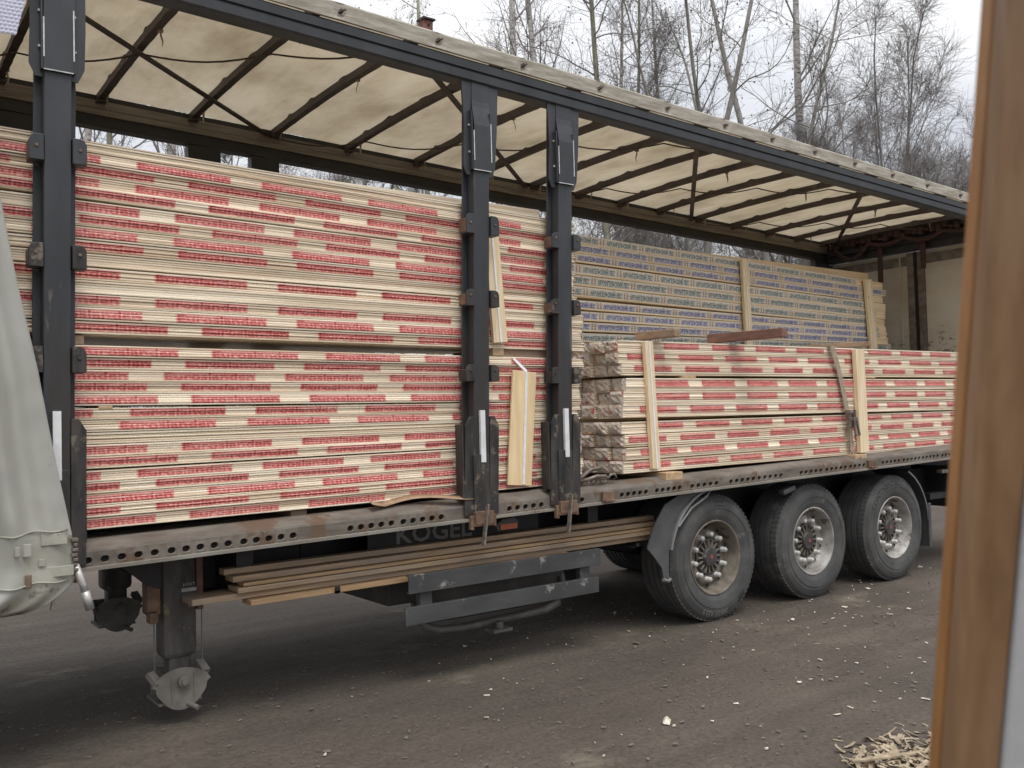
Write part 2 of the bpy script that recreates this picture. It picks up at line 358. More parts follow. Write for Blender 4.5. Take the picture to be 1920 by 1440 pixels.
def varnish():
    m, n, l, b = new_mat("varnished_window_wood")
    v = coords(n, l, (60, 60, 1.6), (R_(-9), R_(6), 0))
    t = tex(n, l, v, .9, 6, .55)
    r = ramp(n, [(.30, (.165, .088, .040)), (.52, (.225, .128, .063)), (.72, (.27, .165, .088))]); l.new(t.outputs["Fac"], r.inputs[0])
    l.new(r.outputs[0], b.inputs["Base Color"]); b.inputs["Roughness"].default_value = .42
    b.inputs["Coat Weight"].default_value = .35; b.inputs["Coat Roughness"].default_value = .3
    return m
MT['frame_wood'] = varnish()
MT['frame_edge'] = simple("orange_lit_varnish_edge", (.29, .13, .040), (.37, .18, .06), 8, (8, 8, 1), .4, coat=.4)  # varnished edge; the orange light on it is put into the colour

def wrap_mat():
    m, n, l, b = new_mat("bubble_wrap_film")
    b.inputs["Base Color"].default_value = (.72, .74, .92, 1); b.inputs["Roughness"].default_value = .18
    b.inputs["Transmission Weight"].default_value = .35; b.inputs["IOR"].default_value = 1.2
    return m
MT['wrap'] = wrap_mat()

# ------------------------------------------------------------------ mesh helpers
class MB:
    def __init__(s): s.v, s.f, s.m = [], [], []
    def add(s, vs, fs, m=0, M=None):
        o = len(s.v)
        s.v += [tuple(M @ Vector(v)) for v in vs] if M else [tuple(v) for v in vs]
        s.f += [tuple(i + o for i in f) for f in fs]; s.m += [m] * len(fs); return s
    def box(s, x0, x1, y0, y1, z0, z1, m=0, M=None):
        v = [(x, y, z) for x in (x0, x1) for y in (y0, y1) for z in (z0, z1)]
        return s.add(v, [(0, 1, 3, 2), (4, 6, 7, 5), (0, 4, 5, 1), (2, 3, 7, 6), (0, 2, 6, 4), (1, 5, 7, 3)], m, M)
    def beam(s, p0, p1, w, h, m=0, up=(0, 0, 1)):
        p0, p1 = Vector(p0), Vector(p1); d = p1 - p0; L = d.length; d.normalize()
        side = d.cross(Vector(up)); side.normalize(); u = side.cross(d)
        M = Matrix(((d.x, side.x, u.x, p0.x), (d.y, side.y, u.y, p0.y), (d.z, side.z, u.z, p0.z), (0, 0, 0, 1)))
        return s.box(0, L, -w / 2, w / 2, -h / 2, h / 2, m, M)
    def rail(s, prof, x0, x1, dz0=0.0, dz1=0.0, m=0, cap=True):
        """closed (y,z) outline run along x, sloping by dz0..dz1"""
        n = len(prof)
        v = [(x0, y, z + dz0) for y, z in prof] + [(x1, y, z + dz1) for y, z in prof]
        f = [(i, (i + 1) % n, n + (i + 1) % n, n + i) for i in range(n)]
        if cap: f += [tuple(range(n))[::-1], tuple(range(n, 2 * n))]
        return s.add(v, f, m)
    def prism(s, poly, a, b, axis='y', m=0):
        n = len(poly)
        def P(p, t):
            return (p[0], t, p[1]) if axis == 'y' else ((t, p[0], p[1]) if axis == 'x' else (p[0], p[1], t))
        v = [P(p, a) for p in poly] + [P(p, b) for p in poly]
        f = [(i, (i + 1) % n, n + (i + 1) % n, n + i) for i in range(n)] + [tuple(range(n))[::-1], tuple(range(n, 2 * n))]
        return s.add(v, f, m)
    def tube(s, pts, r, n=8, m=0, cap=True, flat=1.0):
        pts = [Vector(p) for p in pts]; k = len(pts); rr = r if isinstance(r, (list, tuple)) else [r] * k
        v = []
        for i, p in enumerate(pts):
            d = (pts[min(i + 1, k - 1)] - pts[max(i - 1, 0)]).normalized()
            a = d.cross(Vector((0, 0, 1)) if abs(d.z) < .9 else Vector((1, 0, 0))).normalized(); c = a.cross(d)
            v += [p + (a * math.cos(t) + c * math.sin(t) * flat) * rr[i] for t in [2 * math.pi * j / n for j in range(n)]]
        f = [(i * n + j, i * n + (j + 1) % n, (i + 1) * n + (j + 1) % n, (i + 1) * n + j) for i in range(k - 1) for j in range(n)]
        if cap: f += [tuple(range(n)), tuple(range((k - 1) * n, k * n))[::-1]]
        return s.add(v, f, m)
    def lathe(s, prof, c=(0, 0, 0), n=48, m=0, ms=None):
        """(radius, y) outline turned about the y axis"""
        k = len(prof); v = []
        for j in range(n):
            t = 2 * math.pi * j / n
            v += [(c[0] + r * math.cos(t), c[1] + y, c[2] + r * math.sin(t)) for r, y in prof]
        o = len(s.f)
        f = [(j * k + i, j * k + i + 1, ((j + 1) % n) * k + i + 1, ((j + 1) % n) * k + i) for j in range(n) for i in range(k - 1)]
        s.add(v, f, m)
        if ms:
            for j in range(n):
                for i in range(k - 1): s.m[o + j * (k - 1) + i] = ms[i]
        return s
    def mesh(s, name, mats, smooth=False, recalc=True):
        me = bpy.data.meshes.new(name); me.from_pydata(s.v, [], s.f)
        for k in mats: me.materials.append(MT[k])
        me.polygons.foreach_set("material_index", s.m)
        if recalc:
            bm = bmesh.new(); bm.from_mesh(me); bmesh.ops.recalc_face_normals(bm, faces=bm.faces); bm.to_mesh(me); bm.free()
        if smooth: me.polygons.foreach_set("use_smooth", [True] * len(me.polygons))
        me.update(); return me
    def build(s, name, mats, parent=None, smooth=False, bevel=0, recalc=True):
        if isinstance(mats, str): mats = [mats]
        return link(name, s.mesh(name, mats, smooth, recalc), parent, bevel, smooth)

def link(name, me, parent=None, bevel=0, smooth=False):
    o = bpy.data.objects.new(name, me); COL.objects.link(o)
    if parent is not None:
        o.parent = parent
        o.matrix_parent_inverse = wmat(parent).inverted()
    if bevel:
        b = o.modifiers.new("bevel", 'BEVEL'); b.width = bevel; b.segments = 2; b.limit_method = 'ANGLE'; b.angle_limit = R_(50)
        b.harden_normals = False
    return o

def wmat(o):
    m = Matrix.Translation(o.location) @ o.rotation_euler.to_matrix().to_4x4() @ Matrix.Diagonal((*o.scale, 1))
    return wmat(o.parent) @ o.matrix_parent_inverse @ m if o.parent else m

def tag(o, label=None, cat=None, group=None, kind=None):
    if label: o['label'] = label
    if cat: o['category'] = cat
    if group: o['group'] = group
    if kind: o['kind'] = kind
    return o

def thing(name, label, cat, loc=(0, 0, 0), group=None):
    o = bpy.data.objects.new(name, None); COL.objects.link(o); o.location = loc; o.empty_display_size = .2
    return tag(o, label, cat, group)

def text_flat(s, width, height, bold=.0, res=2):
    """lettering as flat polygons fitted to width x height, centred on 0,0"""
    cu = bpy.data.curves.new("lettering", 'FONT'); cu.body = s; cu.resolution_u = res; cu.offset = bold; cu.fill_mode = 'FRONT'
    o = bpy.data.objects.new("lettering", cu); COL.objects.link(o)
    dg = bpy.context.evaluated_depsgraph_get(); ev = o.evaluated_get(dg); me = ev.to_mesh()
    v = np.array([x.co[:2] for x in me.vertices]) if len(me.vertices) else np.zeros((1, 2)); f = [tuple(p.vertices) for p in me.polygons]
    ev.to_mesh_clear(); bpy.data.objects.remove(o); bpy.data.curves.remove(cu)
    lo, hi = v.min(0), v.max(0); sz = np.maximum(hi - lo, 1e-6)
    v = (v - (lo + hi) / 2) / sz * np.array([width, height])
    return v, f

def ZD(x): return 1.0698 + .018 * x           # lower edge of the side rail
def ZR(x): return 3.8512 - .0321 * x          # lower edge of the roof rail

# ================================================================== GROUND
def lin(a, b, n): return [a + (b - a) * i / (n - 1) for i in range(n)]
gx = [-300, -120, -60, -30, -18, -12] + lin(-9, 7, 190) + [8, 9.5, 12, 16, 22, 32, 50, 90, 160, 300]
gy = [-300, -120, -50, -25, -12, -8] + lin(-5.4, 3, 130) + [3.5, 4.2, 5, 6.5, 8, 11, 15, 22, 35, 60, 110, 300]
gv = []
for y in gy:
    for x in gx:
        z = .018 * mnoise.noise((x * .55, y * .9, 0)) + .010 * mnoise.noise((x * 1.9, y * 2.6, 3)) + .005 * mnoise.noise((x * 7, y * 7, 9))
        if -1 < x < 4 and -.3 < y < .9: z *= .35
        gv.append((x, y, z - .006))
nx = len(gx)
gf = [(j * nx + i, j * nx + i + 1, (j + 1) * nx + i + 1, (j + 1) * nx + i) for j in range(len(gy) - 1) for i in range(nx - 1)]
g = MB().add(gv, gf).build("ground", "ground", None, True, recalc=False)
tag(g, "brown packed dirt yard strewn with pale wood chips", kind='structure')

# ================================================================== TRAILER
TR = thing('trailer', "dark grey open-sided curtain trailer with cream tarpaulin roof, carrying wrapped timber packs", 'trailer', (0, 1.25, 0))
XA, XB = -8.4, 5.3
# --- perforated side rail: the strip with its holes is cut as real geometry
mb = MB()
hs = []                                       # centres of the holes
x = -8.3
pat = 0
starts = [(-4.757, .0815), (-4.345, .0755), (-3.955, .072), (-3.305, .069), (-2.945, .069), (-2.13, .068), (-1.76, .068), (-1.10, .062), (-.735, .062), (-.345, .071), (.115, .071), (.475, .072), (1.045, .071), (1.42, .071), (1.785, .071), (2.315, .069), (2.68, .069), (3.03, .069), (3.40, .069), (3.90, .069), (4.28, .069)]
for s0, st in starts: hs += [s0 + st * k for k in range(5)]
hs = [h for h in hs]
x = -8.3
while x < -4.95: hs.append(x); x += .1
hs = sorted(hs)
def rail_face():
    z0, z1, y0 = .014, .088, -.022
    edges = [XA]; cells = []
    for i, h in enumerate(hs):
        cells.append((h - .031, h + .031, h))
    prev = XA
    NS = 12
    for a, b, h in cells:
        if a < prev: a = prev
        if a > prev + 1e-4:
            mb.add([(prev, y0, z0 + ZD(prev)), (a, y0, z0 + ZD(a)), (a, y0, z1 + ZD(a)), (prev, y0, z1 + ZD(prev))], [(0, 1, 2, 3)], 0)
        zc = .045
        # outer square ring (12 points) and oval
        out, inn = [], []
        for k in range(NS):
            t = 2 * math.pi * (k + .5) / NS; cx, sy = math.cos(t), math.sin(t)
            sxx = max(-1, min(1, cx * 1.45)); syy = max(-1, min(1, sy * 1.45))
            xo = h + (b - h if sxx > 0 else h - a) * sxx
            zo = zc + ((z1 - zc) if syy > 0 else (zc - z0)) * syy
            out.append((xo, y0, zo + ZD(xo)))
            xi = h + .0205 * math.copysign(abs(cx) ** .8, cx); zi = zc + .0165 * sy
            inn.append((xi, y0, zi + ZD(xi)))
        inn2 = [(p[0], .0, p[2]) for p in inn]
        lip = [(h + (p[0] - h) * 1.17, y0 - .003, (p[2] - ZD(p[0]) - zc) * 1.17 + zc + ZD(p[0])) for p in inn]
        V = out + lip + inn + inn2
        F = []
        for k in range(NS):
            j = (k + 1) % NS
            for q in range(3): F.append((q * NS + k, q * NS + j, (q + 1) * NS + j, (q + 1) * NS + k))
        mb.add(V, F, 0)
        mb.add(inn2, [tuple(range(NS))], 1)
        prev = b
    mb.add([(prev, y0, z0 + ZD(prev)), (XB, y0, z0 + ZD(XB)), (XB, y0, z1 + ZD(XB)), (prev, y0, z1 + ZD(prev))], [(0, 1, 2, 3)], 0)
rail_face()
d0, d1 = ZD(XA), ZD(XB)
mb.rail([(-.022, .088), (-.018, .10), (.075, .138), (.12, .140), (.12, .10), (-.01, .088)], XA, XB, d0, d1, 0)      # sloping top
mb.rail([(-.034, -.006), (-.036, .012), (-.022, .014), (.05, .010), (.05, -.006)], XA, XB, d0, d1, 2)                # pale bottom lip
mb.build("side_rail", ["galv", "hole", "galv_light"], TR, recalc=False)
MB().rail([(2.40, 0), (2.40, .14), (2.52, .14), (2.52, 0)], XA, XB, d0, d1).build("far_side_rail", "dgrey2", TR)
# deck boards
for k in range(9):
    y0 = .125 + k * .253
    MB().rail([(y0, .105), (y0, .133), (y0 + .248, .133), (y0 + .248, .105)], XA, XB, d0, d1).build("deck_board", "deck", TR)
for xx in np.arange(-8.0, 5.2, .62):
    if abs(xx + 2.42) < .01: continue
    MB().box(xx, xx + .05, .05, 2.45, ZD(xx) - .0, ZD(xx) + .10).build("cross_member", "black", TR)
for y in (.62, 1.88):
    mbx = MB()
    for (xa_, xb_, ha, hb_) in ((XA, -4.5, .09, .09), (-4.5, -4.1, .09, .32), (-4.1, XB, .32, .32)):
        sec = lambda x_, h_: [(x_, y - .07, .02 + ZD(x_)), (x_, y + .07, .02 + ZD(x_)), (x_, y + .07, ZD(x_)), (x_, y + .01, ZD(x_)), (x_, y + .01, ZD(x_) - h_ + .02), (x_, y + .07, ZD(x_) - h_ + .02), (x_, y + .07, ZD(x_) - h_), (x_, y - .07, ZD(x_) - h_), (x_, y - .07, ZD(x_) - h_ + .02), (x_, y - .01, ZD(x_) - h_ + .02), (x_, y - .01, ZD(x_)), (x_, y - .07, ZD(x_))]
        mbx.add(sec(xa_, ha) + sec(xb_, hb_), [(i, (i + 1) % 12, 12 + (i + 1) % 12, 12 + i) for i in range(12)] + [tuple(range(12))[::-1], tuple(range(12, 24))])
    mbx.build("chassis_beam", "black", TR)
MB().box(-3.9, -.62, .34, .60, .715, .735).box(-3.9, -3.8, .25, 2.2, .74, 1.0).box(-1.2, -1.1, .25, 2.2, .74, 1.05).box(-.62, 3.5, .45, 2.0, .58, .72).build("subframe", "black", TR)
# maker's lettering along the beam web
v, f = text_flat("KÖGEL", .60, .150, .02)
me = MB().add([(-2.49 + a, .345, .945 + b) for a, b in v], f)
me.box(-3.0, -1.6, .348, .36, .84, 1.03, 1)
o = me.build("beam_lettering", ["kogel", "black"], TR, recalc=False)
# roof rails -------------------------------------------------------------
r0, r1 = ZR(XA), ZR(XB)
MB().rail([(-.015, .0), (-.03, .012), (-.034, .060), (-.022, .066), (-.022, .074), (-.036, .080), (-.040, .128), (-.03, .142), (.10, .142), (.10, .02), (.085, 0)], XA, XB, r0, r1).build("roof_rail", "dgrey", TR)
mbx = MB()
mbx.rail([(2.42, .0), (2.42, .085), (2.52, .085), (2.52, 0)], XA, XB, r0, r1, 0)
mbx.rail([(2.405, .088), (2.405, .135), (2.50, .135), (2.50, .088)], XA, XB, r0, r1, 1)
mbx.rail([(2.41, .139), (2.41, .20), (2.50, .20), (2.50, .139)], XA, XB, r0, r1, 1)
mbx.rail([(2.43, .202), (2.43, .245), (2.50, .245), (2.50, .202)], XA, XB, r0, r1, 0)
mbx.build("far_roof_rail", ["black", "rail_band"] if 'rail_band' in MT else ["black", "bow"], TR)
# tarp edge strip that laps the near roof rail, gathered at every bow
BOWS = [-7.6, -6.9, -6.2, -5.5, -4.8, -4.12, -3.42, -2.73, -2.04, -1.33, -.62, .06, .67, 1.28, 1.90, 2.54, 3.18, 3.84, 4.44, 5.0]
xs = lin(XA, XB, 420); vs = []; fs = []
for i, xx in enumerate(xs):
    nb = min(abs(xx - (b + .11)) for b in BOWS)
    pk = math.exp(-(nb / .045) ** 2)
    wob = .004 * mnoise.noise((xx * 3, 0, 0)) + .003 * mnoise.noise((xx * 11, 2, 0))
    zb = ZR(xx)
    ring = [(-.038, .146 + wob * .6), (-.049 + wob - .004 * pk, .150 + wob * .6), (-.049 + wob * 1.4 + .018 * pk, .20 + wob), (-.048 + wob + .014 * pk, .248 + wob + .006 * pk), (-.038 + wob, .260 + wob), (.06, .272 + wob)]
    vs += [(xx, y, zb + z) for y, z in ring]
for i in range(len(xs) - 1):
    for j in range(5): fs.append((i * 6 + j, i * 6 + j + 1, (i + 1) * 6 + j + 1, (i + 1) * 6 + j))
mbx = MB().add(vs, fs)
for b in BOWS:                                                          # tie knots
    zb = ZR(b + .11) + .205
    mbx.tube([(b + .11, -.056, zb), (b + .11, -.036, zb)], .013, 8, 1)
    mbx.tube([(b + .085, -.050, zb - .02), (b + .11, -.058, zb), (b + .14, -.05, zb + .015)], .006, 5, 1)
mbx.build("tarp_edge", ["tarp_edge", "webbing"], TR, False, recalc=False)
# roof tarp sagging between the bows
ny = 26; vs = []; fs = []
for xx in xs:
    k = max([b for b in BOWS if b <= xx], default=XA); k2 = min([b for b in BOWS if b > xx], default=XB)
    u = (xx - k) / max(.05, k2 - k)
    for j in range(ny):
        t = j / (ny - 1); y = .05 + t * 2.42
        sag = (.022 + .026 * abs(math.sin(k * 7.3))) * math.sin(math.pi * u) * math.sin(math.pi * min(1, max(0, t)))
        crown = .03 * math.sin(math.pi * t)
        w = .010 * mnoise.noise((xx * 2.2, y * 1.3, 4)) + .005 * mnoise.noise((xx * 6, y * 2.5, 1))
        vs.append((xx, y, ZR(xx) + .258 + crown - sag + w))
for i in range(len(xs) - 1):
    for j in range(ny - 1): fs.append((i * ny + j, i * ny + j + 1, (i + 1) * ny + j + 1, (i + 1) * ny + j))
MB().add(vs, fs).build("roof_tarp", "tarp", TR, True, recalc=False)
# bows: dark bars with lumps where the tarp is clamped
def bow_mesh():
    b_ = MB()
    n = 40; v = []; f = []
    for i in range(n + 1):
        y = .06 + 2.38 * i / n
        lump = sum(math.exp(-((y - c) / .045) ** 4) for c in (.62, 1.06, 1.62, 2.02))
        w = .026 + .003 * lump; top = .045 + .016 * lump; cr = .028 * math.sin(math.pi * (y - .06) / 2.38)
        v += [(-w, y, -.012 + cr), (w, y, -.012 + cr), (w, y, top + cr - .006), (-w, y, top + cr - .006)]
    for i in range(n):
        a = i * 4; c = a + 4
        f += [(a + j, a + (j + 1) % 4, c + (j + 1) % 4, c + j) for j in range(4)]
    f += [(0, 1, 2, 3), (n * 4, n * 4 + 3, n * 4 + 2, n * 4 + 1)]
    b_.add(v, f)
    b_.box(-.035, .035, 2.34, 2.42, -.03, -.012).box(-.035, .035, .09, .16, -.03, -.012)
    return b_.mesh("roof_bow", ["bow"])
bow_me = bow_mesh()
tag_me = MB().tube([(0, 0, 0), (.004, 0, -.03), (.016, 0, -.062), (.010, 0, -.094)], [.010, .010, .008, .004], 5, flat=.35).box(-.014, .014, -.012, .012, -.006, .016).mesh("hanging_clip", ["strap"])
for i, b in enumerate(BOWS):
    o = link("roof_bow", bow_me, TR); o.location = (b, 0, ZR(b) + .205)
    o.matrix_parent_inverse = wmat(TR).inverted()
    for y in ((2.30, .9) if i % 2 else (2.2, .35)):
        if b < -5.2: continue
        c = link("hanging_clip", tag_me, o); c.matrix_parent_inverse = Matrix(); c.location = (.02, y, .01 - .004 * (i % 3)); c.rotation_euler = (0, 0, i * 1.3)
def zroof(x, d=.19): return ZR(x) + d
for (x0, y0, x1, y1) in ((-5.55, .08, -2.75, 2.44), (-2.78, .08, .0, 2.44), (-.02, .08, 2.47, 2.44), (2.46, .08, 5.15, 2.3)):
    MB().beam((x0, y0, zroof(x0, .188)), (x1, y1, zroof(x1, .188)), .045, .012).build("diagonal_brace", "bow", TR)
def swag(pts):
    out = []
    for (a, b) in zip(pts[:-1], pts[1:]):
        for k in range(8):
            t = k / 8; x = a[0] + (b[0] - a[0]) * t; y = a[1] + (b[1] - a[1]) * t
            out.append((x, y, zroof(x, .185) - .055 * math.sin(math.pi * t)))
    out.append((pts[-1][0], pts[-1][1], zroof(pts[-1][0], .185)))
    return out
for pts in ([(-5.5, 2.3), (-4.8, 1.75), (-4.12, 1.28), (-3.42, .76), (-2.76, .12)], [(-2.73, 2.42), (-2.04, 2.05), (-1.33, 1.62), (-.62, 1.08), (.06, .55), (.6, .12)],
            [(.06, 2.42), (.67, 1.95), (1.28, 1.50), (1.9, 1.02), (2.54, .6), (3.1, .12)], [(2.54, 2.42), (3.18, 2.0), (3.84, 1.55), (4.44, 1.2), (5.1, .8)]):
    MB().tube(swag(pts), .011, 6, flat=.5).build("slack_roof_strap", "webbing", TR, True)

# --- sliding posts ------------------------------------------------------
def post(xc, zs, flare, brackets, base_top, tilt):
    X = lambda z: xc + tilt * (z - 2.4)
    p = thing  # (keeps the name short)
    zb, zt = ZD(xc) - .005, ZR(xc) + .004
    mb = MB()
    # main channel: front box and the wider flange behind it
    for (xa, xb, ya, yb) in ((-.062, .062, -.034, .045), (-.098, .098, .047, .062)):
        zt = (zs + .25) if (flare and ya < 0) else ZR(xc) + .004
        a = [(X(zb) + xa, ya, zb), (X(zb) + xb, ya, zb), (X(zb) + xb, yb, zb), (X(zb) + xa, yb, zb)]
        c = [(X(zt) + xa, ya, zt), (X(zt) + xb, ya, zt), (X(zt) + xb, yb, zt), (X(zt) + xa, yb, zt)]
        mb.add(a + c, [(0, 1, 2, 3), (4, 7, 6, 5), (0, 4, 5, 1), (1, 5, 6, 2), (2, 6, 7, 3), (3, 7, 4, 0)])
    zt = ZR(xc) + .004
    body = mb.build("post", "dpost", TR, bevel=.004)
    # sleeve: an S bent front plate between two flanges
    prof = [(zs, -.048), (zs + .30, -.048), (zs + .36, -.038), (zs + .43, -.022), (zs + .47, -.017), (zt, -.016)] if flare else [(zs, -.048), (zt, -.048)]
    mb = MB()
    th = .008
    L = [(X(z) - .069, y, z) for z, y in prof]; Rr = [(X(z) + .069, y, z) for z, y in prof]
    Lb = [(x_, y + th, z) for x_, y, z in L]; Rb = [(x_, y + th, z) for x_, y, z in Rr]
    k = len(prof)
    mb.add(L + Rr + Lb + Rb, [(i, k + i, k + i + 1, i + 1) for i in range(k - 1)] + [(2 * k + i, 2 * k + i + 1, 3 * k + i + 1, 3 * k + i) for i in range(k - 1)] +
           [(i, i + 1, 2 * k + i + 1, 2 * k + i) for i in range(k - 1)] + [(k + i, 3 * k + i, 3 * k + i + 1, k + i + 1) for i in range(k - 1)] + [(0, 2 * k, 3 * k, k), (k - 1, 2 * k - 1, 4 * k - 1, 3 * k - 1)])
    for sgn in (-1, 1):                       # flanges
        poly = [(X(zs) + sgn * .060, zs - .03), (X(zs) + sgn * .098, zs - .03), (X(zs) + sgn * .128, zs + .035), (X(zt) + sgn * (.128 if not flare else .132), zt - .30), (X(zt) + sgn * (.128 + .02 * flare), zt), (X(zt) + sgn * .060, zt)]
        if sgn > 0: poly = poly[::-1]
        mb.prism(poly, -.012, .002, 'y')
        mb.box(X(zs) + sgn * .075 - .004, X(zs) + sgn * .075 + .004, -.046, .0, zs, zt - (.2 if flare else 0))
        for q in (.12, .30):                  # bolts
            mb.tube([(X(zs) + sgn * .082, -.022, zs + q), (X(zs) + sgn * .082, -.010, zs + q)], .007, 8, 1)
    mb.box(X(zs) - .069, X(zs) + .069, -.0505, -.044, zs - .004, zs + .001, 1)
    for sgn in (-1, 1):                       # paint worn off along the folded edges
        mb.box(X(zs + .2) + sgn * .069 - .003, X(zs + .2) + sgn * .069 + .003, -.0505, -.046, zs + .06, zs + .29 + .03 * sgn, 1)
    mb.build("post_sleeve", ["dgrey", "bare"], TR)
    for i, (zl, zu) in enumerate(brackets):   # slat pockets
        for sgn in (-1, 1):
            mb = MB(); xo = X((zl + zu) / 2)
            a, b_ = (.066, .132)
            z0, z1 = zl, zu
            poly = [(xo + sgn * a, z0), (xo + sgn * b_, z0), (xo + sgn * b_, z1 - .03), (xo + sgn * (b_ - .012), z1 - .006), (xo + sgn * (b_ - .03), z1), (xo + sgn * a, z1)]
            if sgn > 0: poly = poly[::-1]
            mb.prism(poly, -.052, -.040, 'y', 0)
            mb.box(*sorted((xo + sgn * a, xo + sgn * (a + .008))), -.040, .045, z0, z1, 0)
            mb.box(*sorted((xo + sgn * (a + .009), xo + sgn * b_)), -.0395, .04, z0, z0 + .008, 0)
            if sgn < 0: mb.box(xo - b_ + .001, xo - b_ + .009, -.039, .045, z0 + .01, z1 - .03, 1)
            mb.tube([(xo + sgn * .10, -.058, z0 + .07), (xo + sgn * .10, -.05, z0 + .07)], .009, 8, 1)
            mb.build("slat_pocket", [["dgrey", "rust"], ["dgrey2", "rust"], ["dgrey2", "dgrey2"]][i % 3], TR, bevel=.003)
    # foot plates
    zf = ZD(xc)
    mb = MB()
    for sgn in (-1, 1):
        poly = [(X(zf) + sgn * .064, zf + .03), (X(zf) + sgn * .135, zf + .03), (X(base_top) + sgn * .135, base_top - .06), (X(base_top) + sgn * .10, base_top), (X(base_top) + sgn * .064, base_top)]
        if sgn > 0: poly = poly[::-1]
        mb.prism(poly, -.040, -.026, 'y')
        mb.box(X(zf) + sgn * .135 - .006, X(zf) + sgn * .135 + .006, -.038, .045, zf + .14, base_top - .05)
    mb.box(X(zf) - .063, X(zf) + .063, -.050, -.035, zf + .05, base_top - .25)
    mb.build("post_foot", "dgrey2", TR, bevel=.003)
    mb = MB()
    mb.box(X(zf) - .075, X(zf) + .075, -.075, -.042, zf - .028, zf + .055).box(X(zf) - .085, X(zf) + .085, -.07, -.05, zf - .04, zf - .022)
    mb.box(X(zf) - .10, X(zf) - .075, -.06, -.03, zf - .06, zf + .03).box(X(zf) + .075, X(zf) + .10, -.06, -.03, zf - .05, zf + .03)
    mb.build("post_clamp", "rust", TR, bevel=.003)
    MB().beam((X(zf) + .015, -.085, zf + .10), (X(zf) - .035, -.10, zf - .16), .034, .012, up=(1, 0, 0)).build("locking_lever", "chain", TR, bevel=.003)
    MB().box(X(1.6) - .020, X(1.6) + .018, -.0535, -.0345 if base_top < 1.5 else -.0345, base_top - .30 + .0, base_top + .04).build("post_sticker", "sticker", TR)
    return body
post(-4.885, 3.48, 0, [(3.02, 3.15), (2.49, 2.61), (1.97, 2.10)], 1.74, .012)
post(-2.325, 3.335, 1, [(2.905, 3.035), (2.425, 2.535), (1.93, 2.04)], 1.70, .03)
post(-1.605, 3.34, 1, [(2.87, 2.98), (2.405, 2.51), (1.915, 2.03)], 1.70, .035)
# far posts
for xa, xb, zl in ((-5.9, -4.38, 0), (-3.455, -3.19, 0), (-2.93, -2.685, 0), (4.86, 5.10, 0)):
    MB().box(xa, xb, 2.42, 2.50, ZD(xa) + .13, ZR(xb) + .002).build("far_post", "black", TR)
# --- rear end: door leaves, corner posts, header -------------------------
XW = 5.22
zt = ZR(XW)
for ya, yb in ((.06, 1.09), (1.33, 2.40)):
    MB().box(XW, XW + .04, ya, yb, 1.25, zt - .06).build("door_leaf", "door", TR)
mb = MB()
mb.box(XW - .012, XW + .03, 1.095, 1.185, 1.25, zt - .06, 0).box(XW - .012, XW + .03, 1.24, 1.325, 1.25, zt - .06, 0).box(XW + .005, XW + .03, 1.187, 1.238, 1.25, zt - .06, 1)
mb.box(XW - .014, XW - .001, 1.41, 1.425, 1.3, zt - .1, 2).box(XW - .006, XW - .001, .06, 1.09, zt - .22, zt - .10, 0).box(XW - .006, XW - .001, 1.33, 2.4, zt - .22, zt - .10, 0)
mb.build("door_frame", ["galv", "hole", "door"], TR)
MB().box(XW - .10, XW + .06, .02, 2.45, zt - .04, zt + .285).box(XW - .14, XW - .10, .1, 2.4, zt + .04, zt + .10).build("rear_header", "black", TR)
MB().box(XW - .02, XW + .12, -.02, .055, 1.2, zt + .1).box(XW - .08, XW + .10, 2.405, 2.52, 1.2, zt + .1).build("corner_post", "dgrey", TR)
for y0, zl, k in ((1.60, .42, 0), (1.02, .30, 1)):
    MB().beam((XW - .15, y0, zt + .08), (XW - .13, y0 + .02, zt - zl), .07, .006, up=(1, 0, 0)).build("hanging_strap", "redweb", TR)
pts = []
for (a, b, dip) in ((2.25, 1.75, .17), (1.75, 1.25, .05), (1.25, .75, .07), (.75, .3, .04)):
    for q in range(8): pts.append((XW - .17, a + (b - a) * q / 8, zt + .12 - dip * math.sin(math.pi * q / 8)))
MB().tube(pts, .014, 6, flat=2.2).build("slack_red_strap", "redweb", TR, True)
mb = MB()
for q in range(26):
    y = .3 + q * .078
    mb.box(XW - .19, XW - .12, y, y + .07, zt + .115 + .02 * (q % 3), zt + .175 + .02 * ((q * 7) % 4))
mb.build("folded_roof_tarp", "redweb", TR, bevel=.012)
MB().beam((XW - .03, .52, 2.2), (XW - .03, .30, 3.05), .03, .03, up=(1, 0, 0)).build("door_bar", "dgrey2", TR)

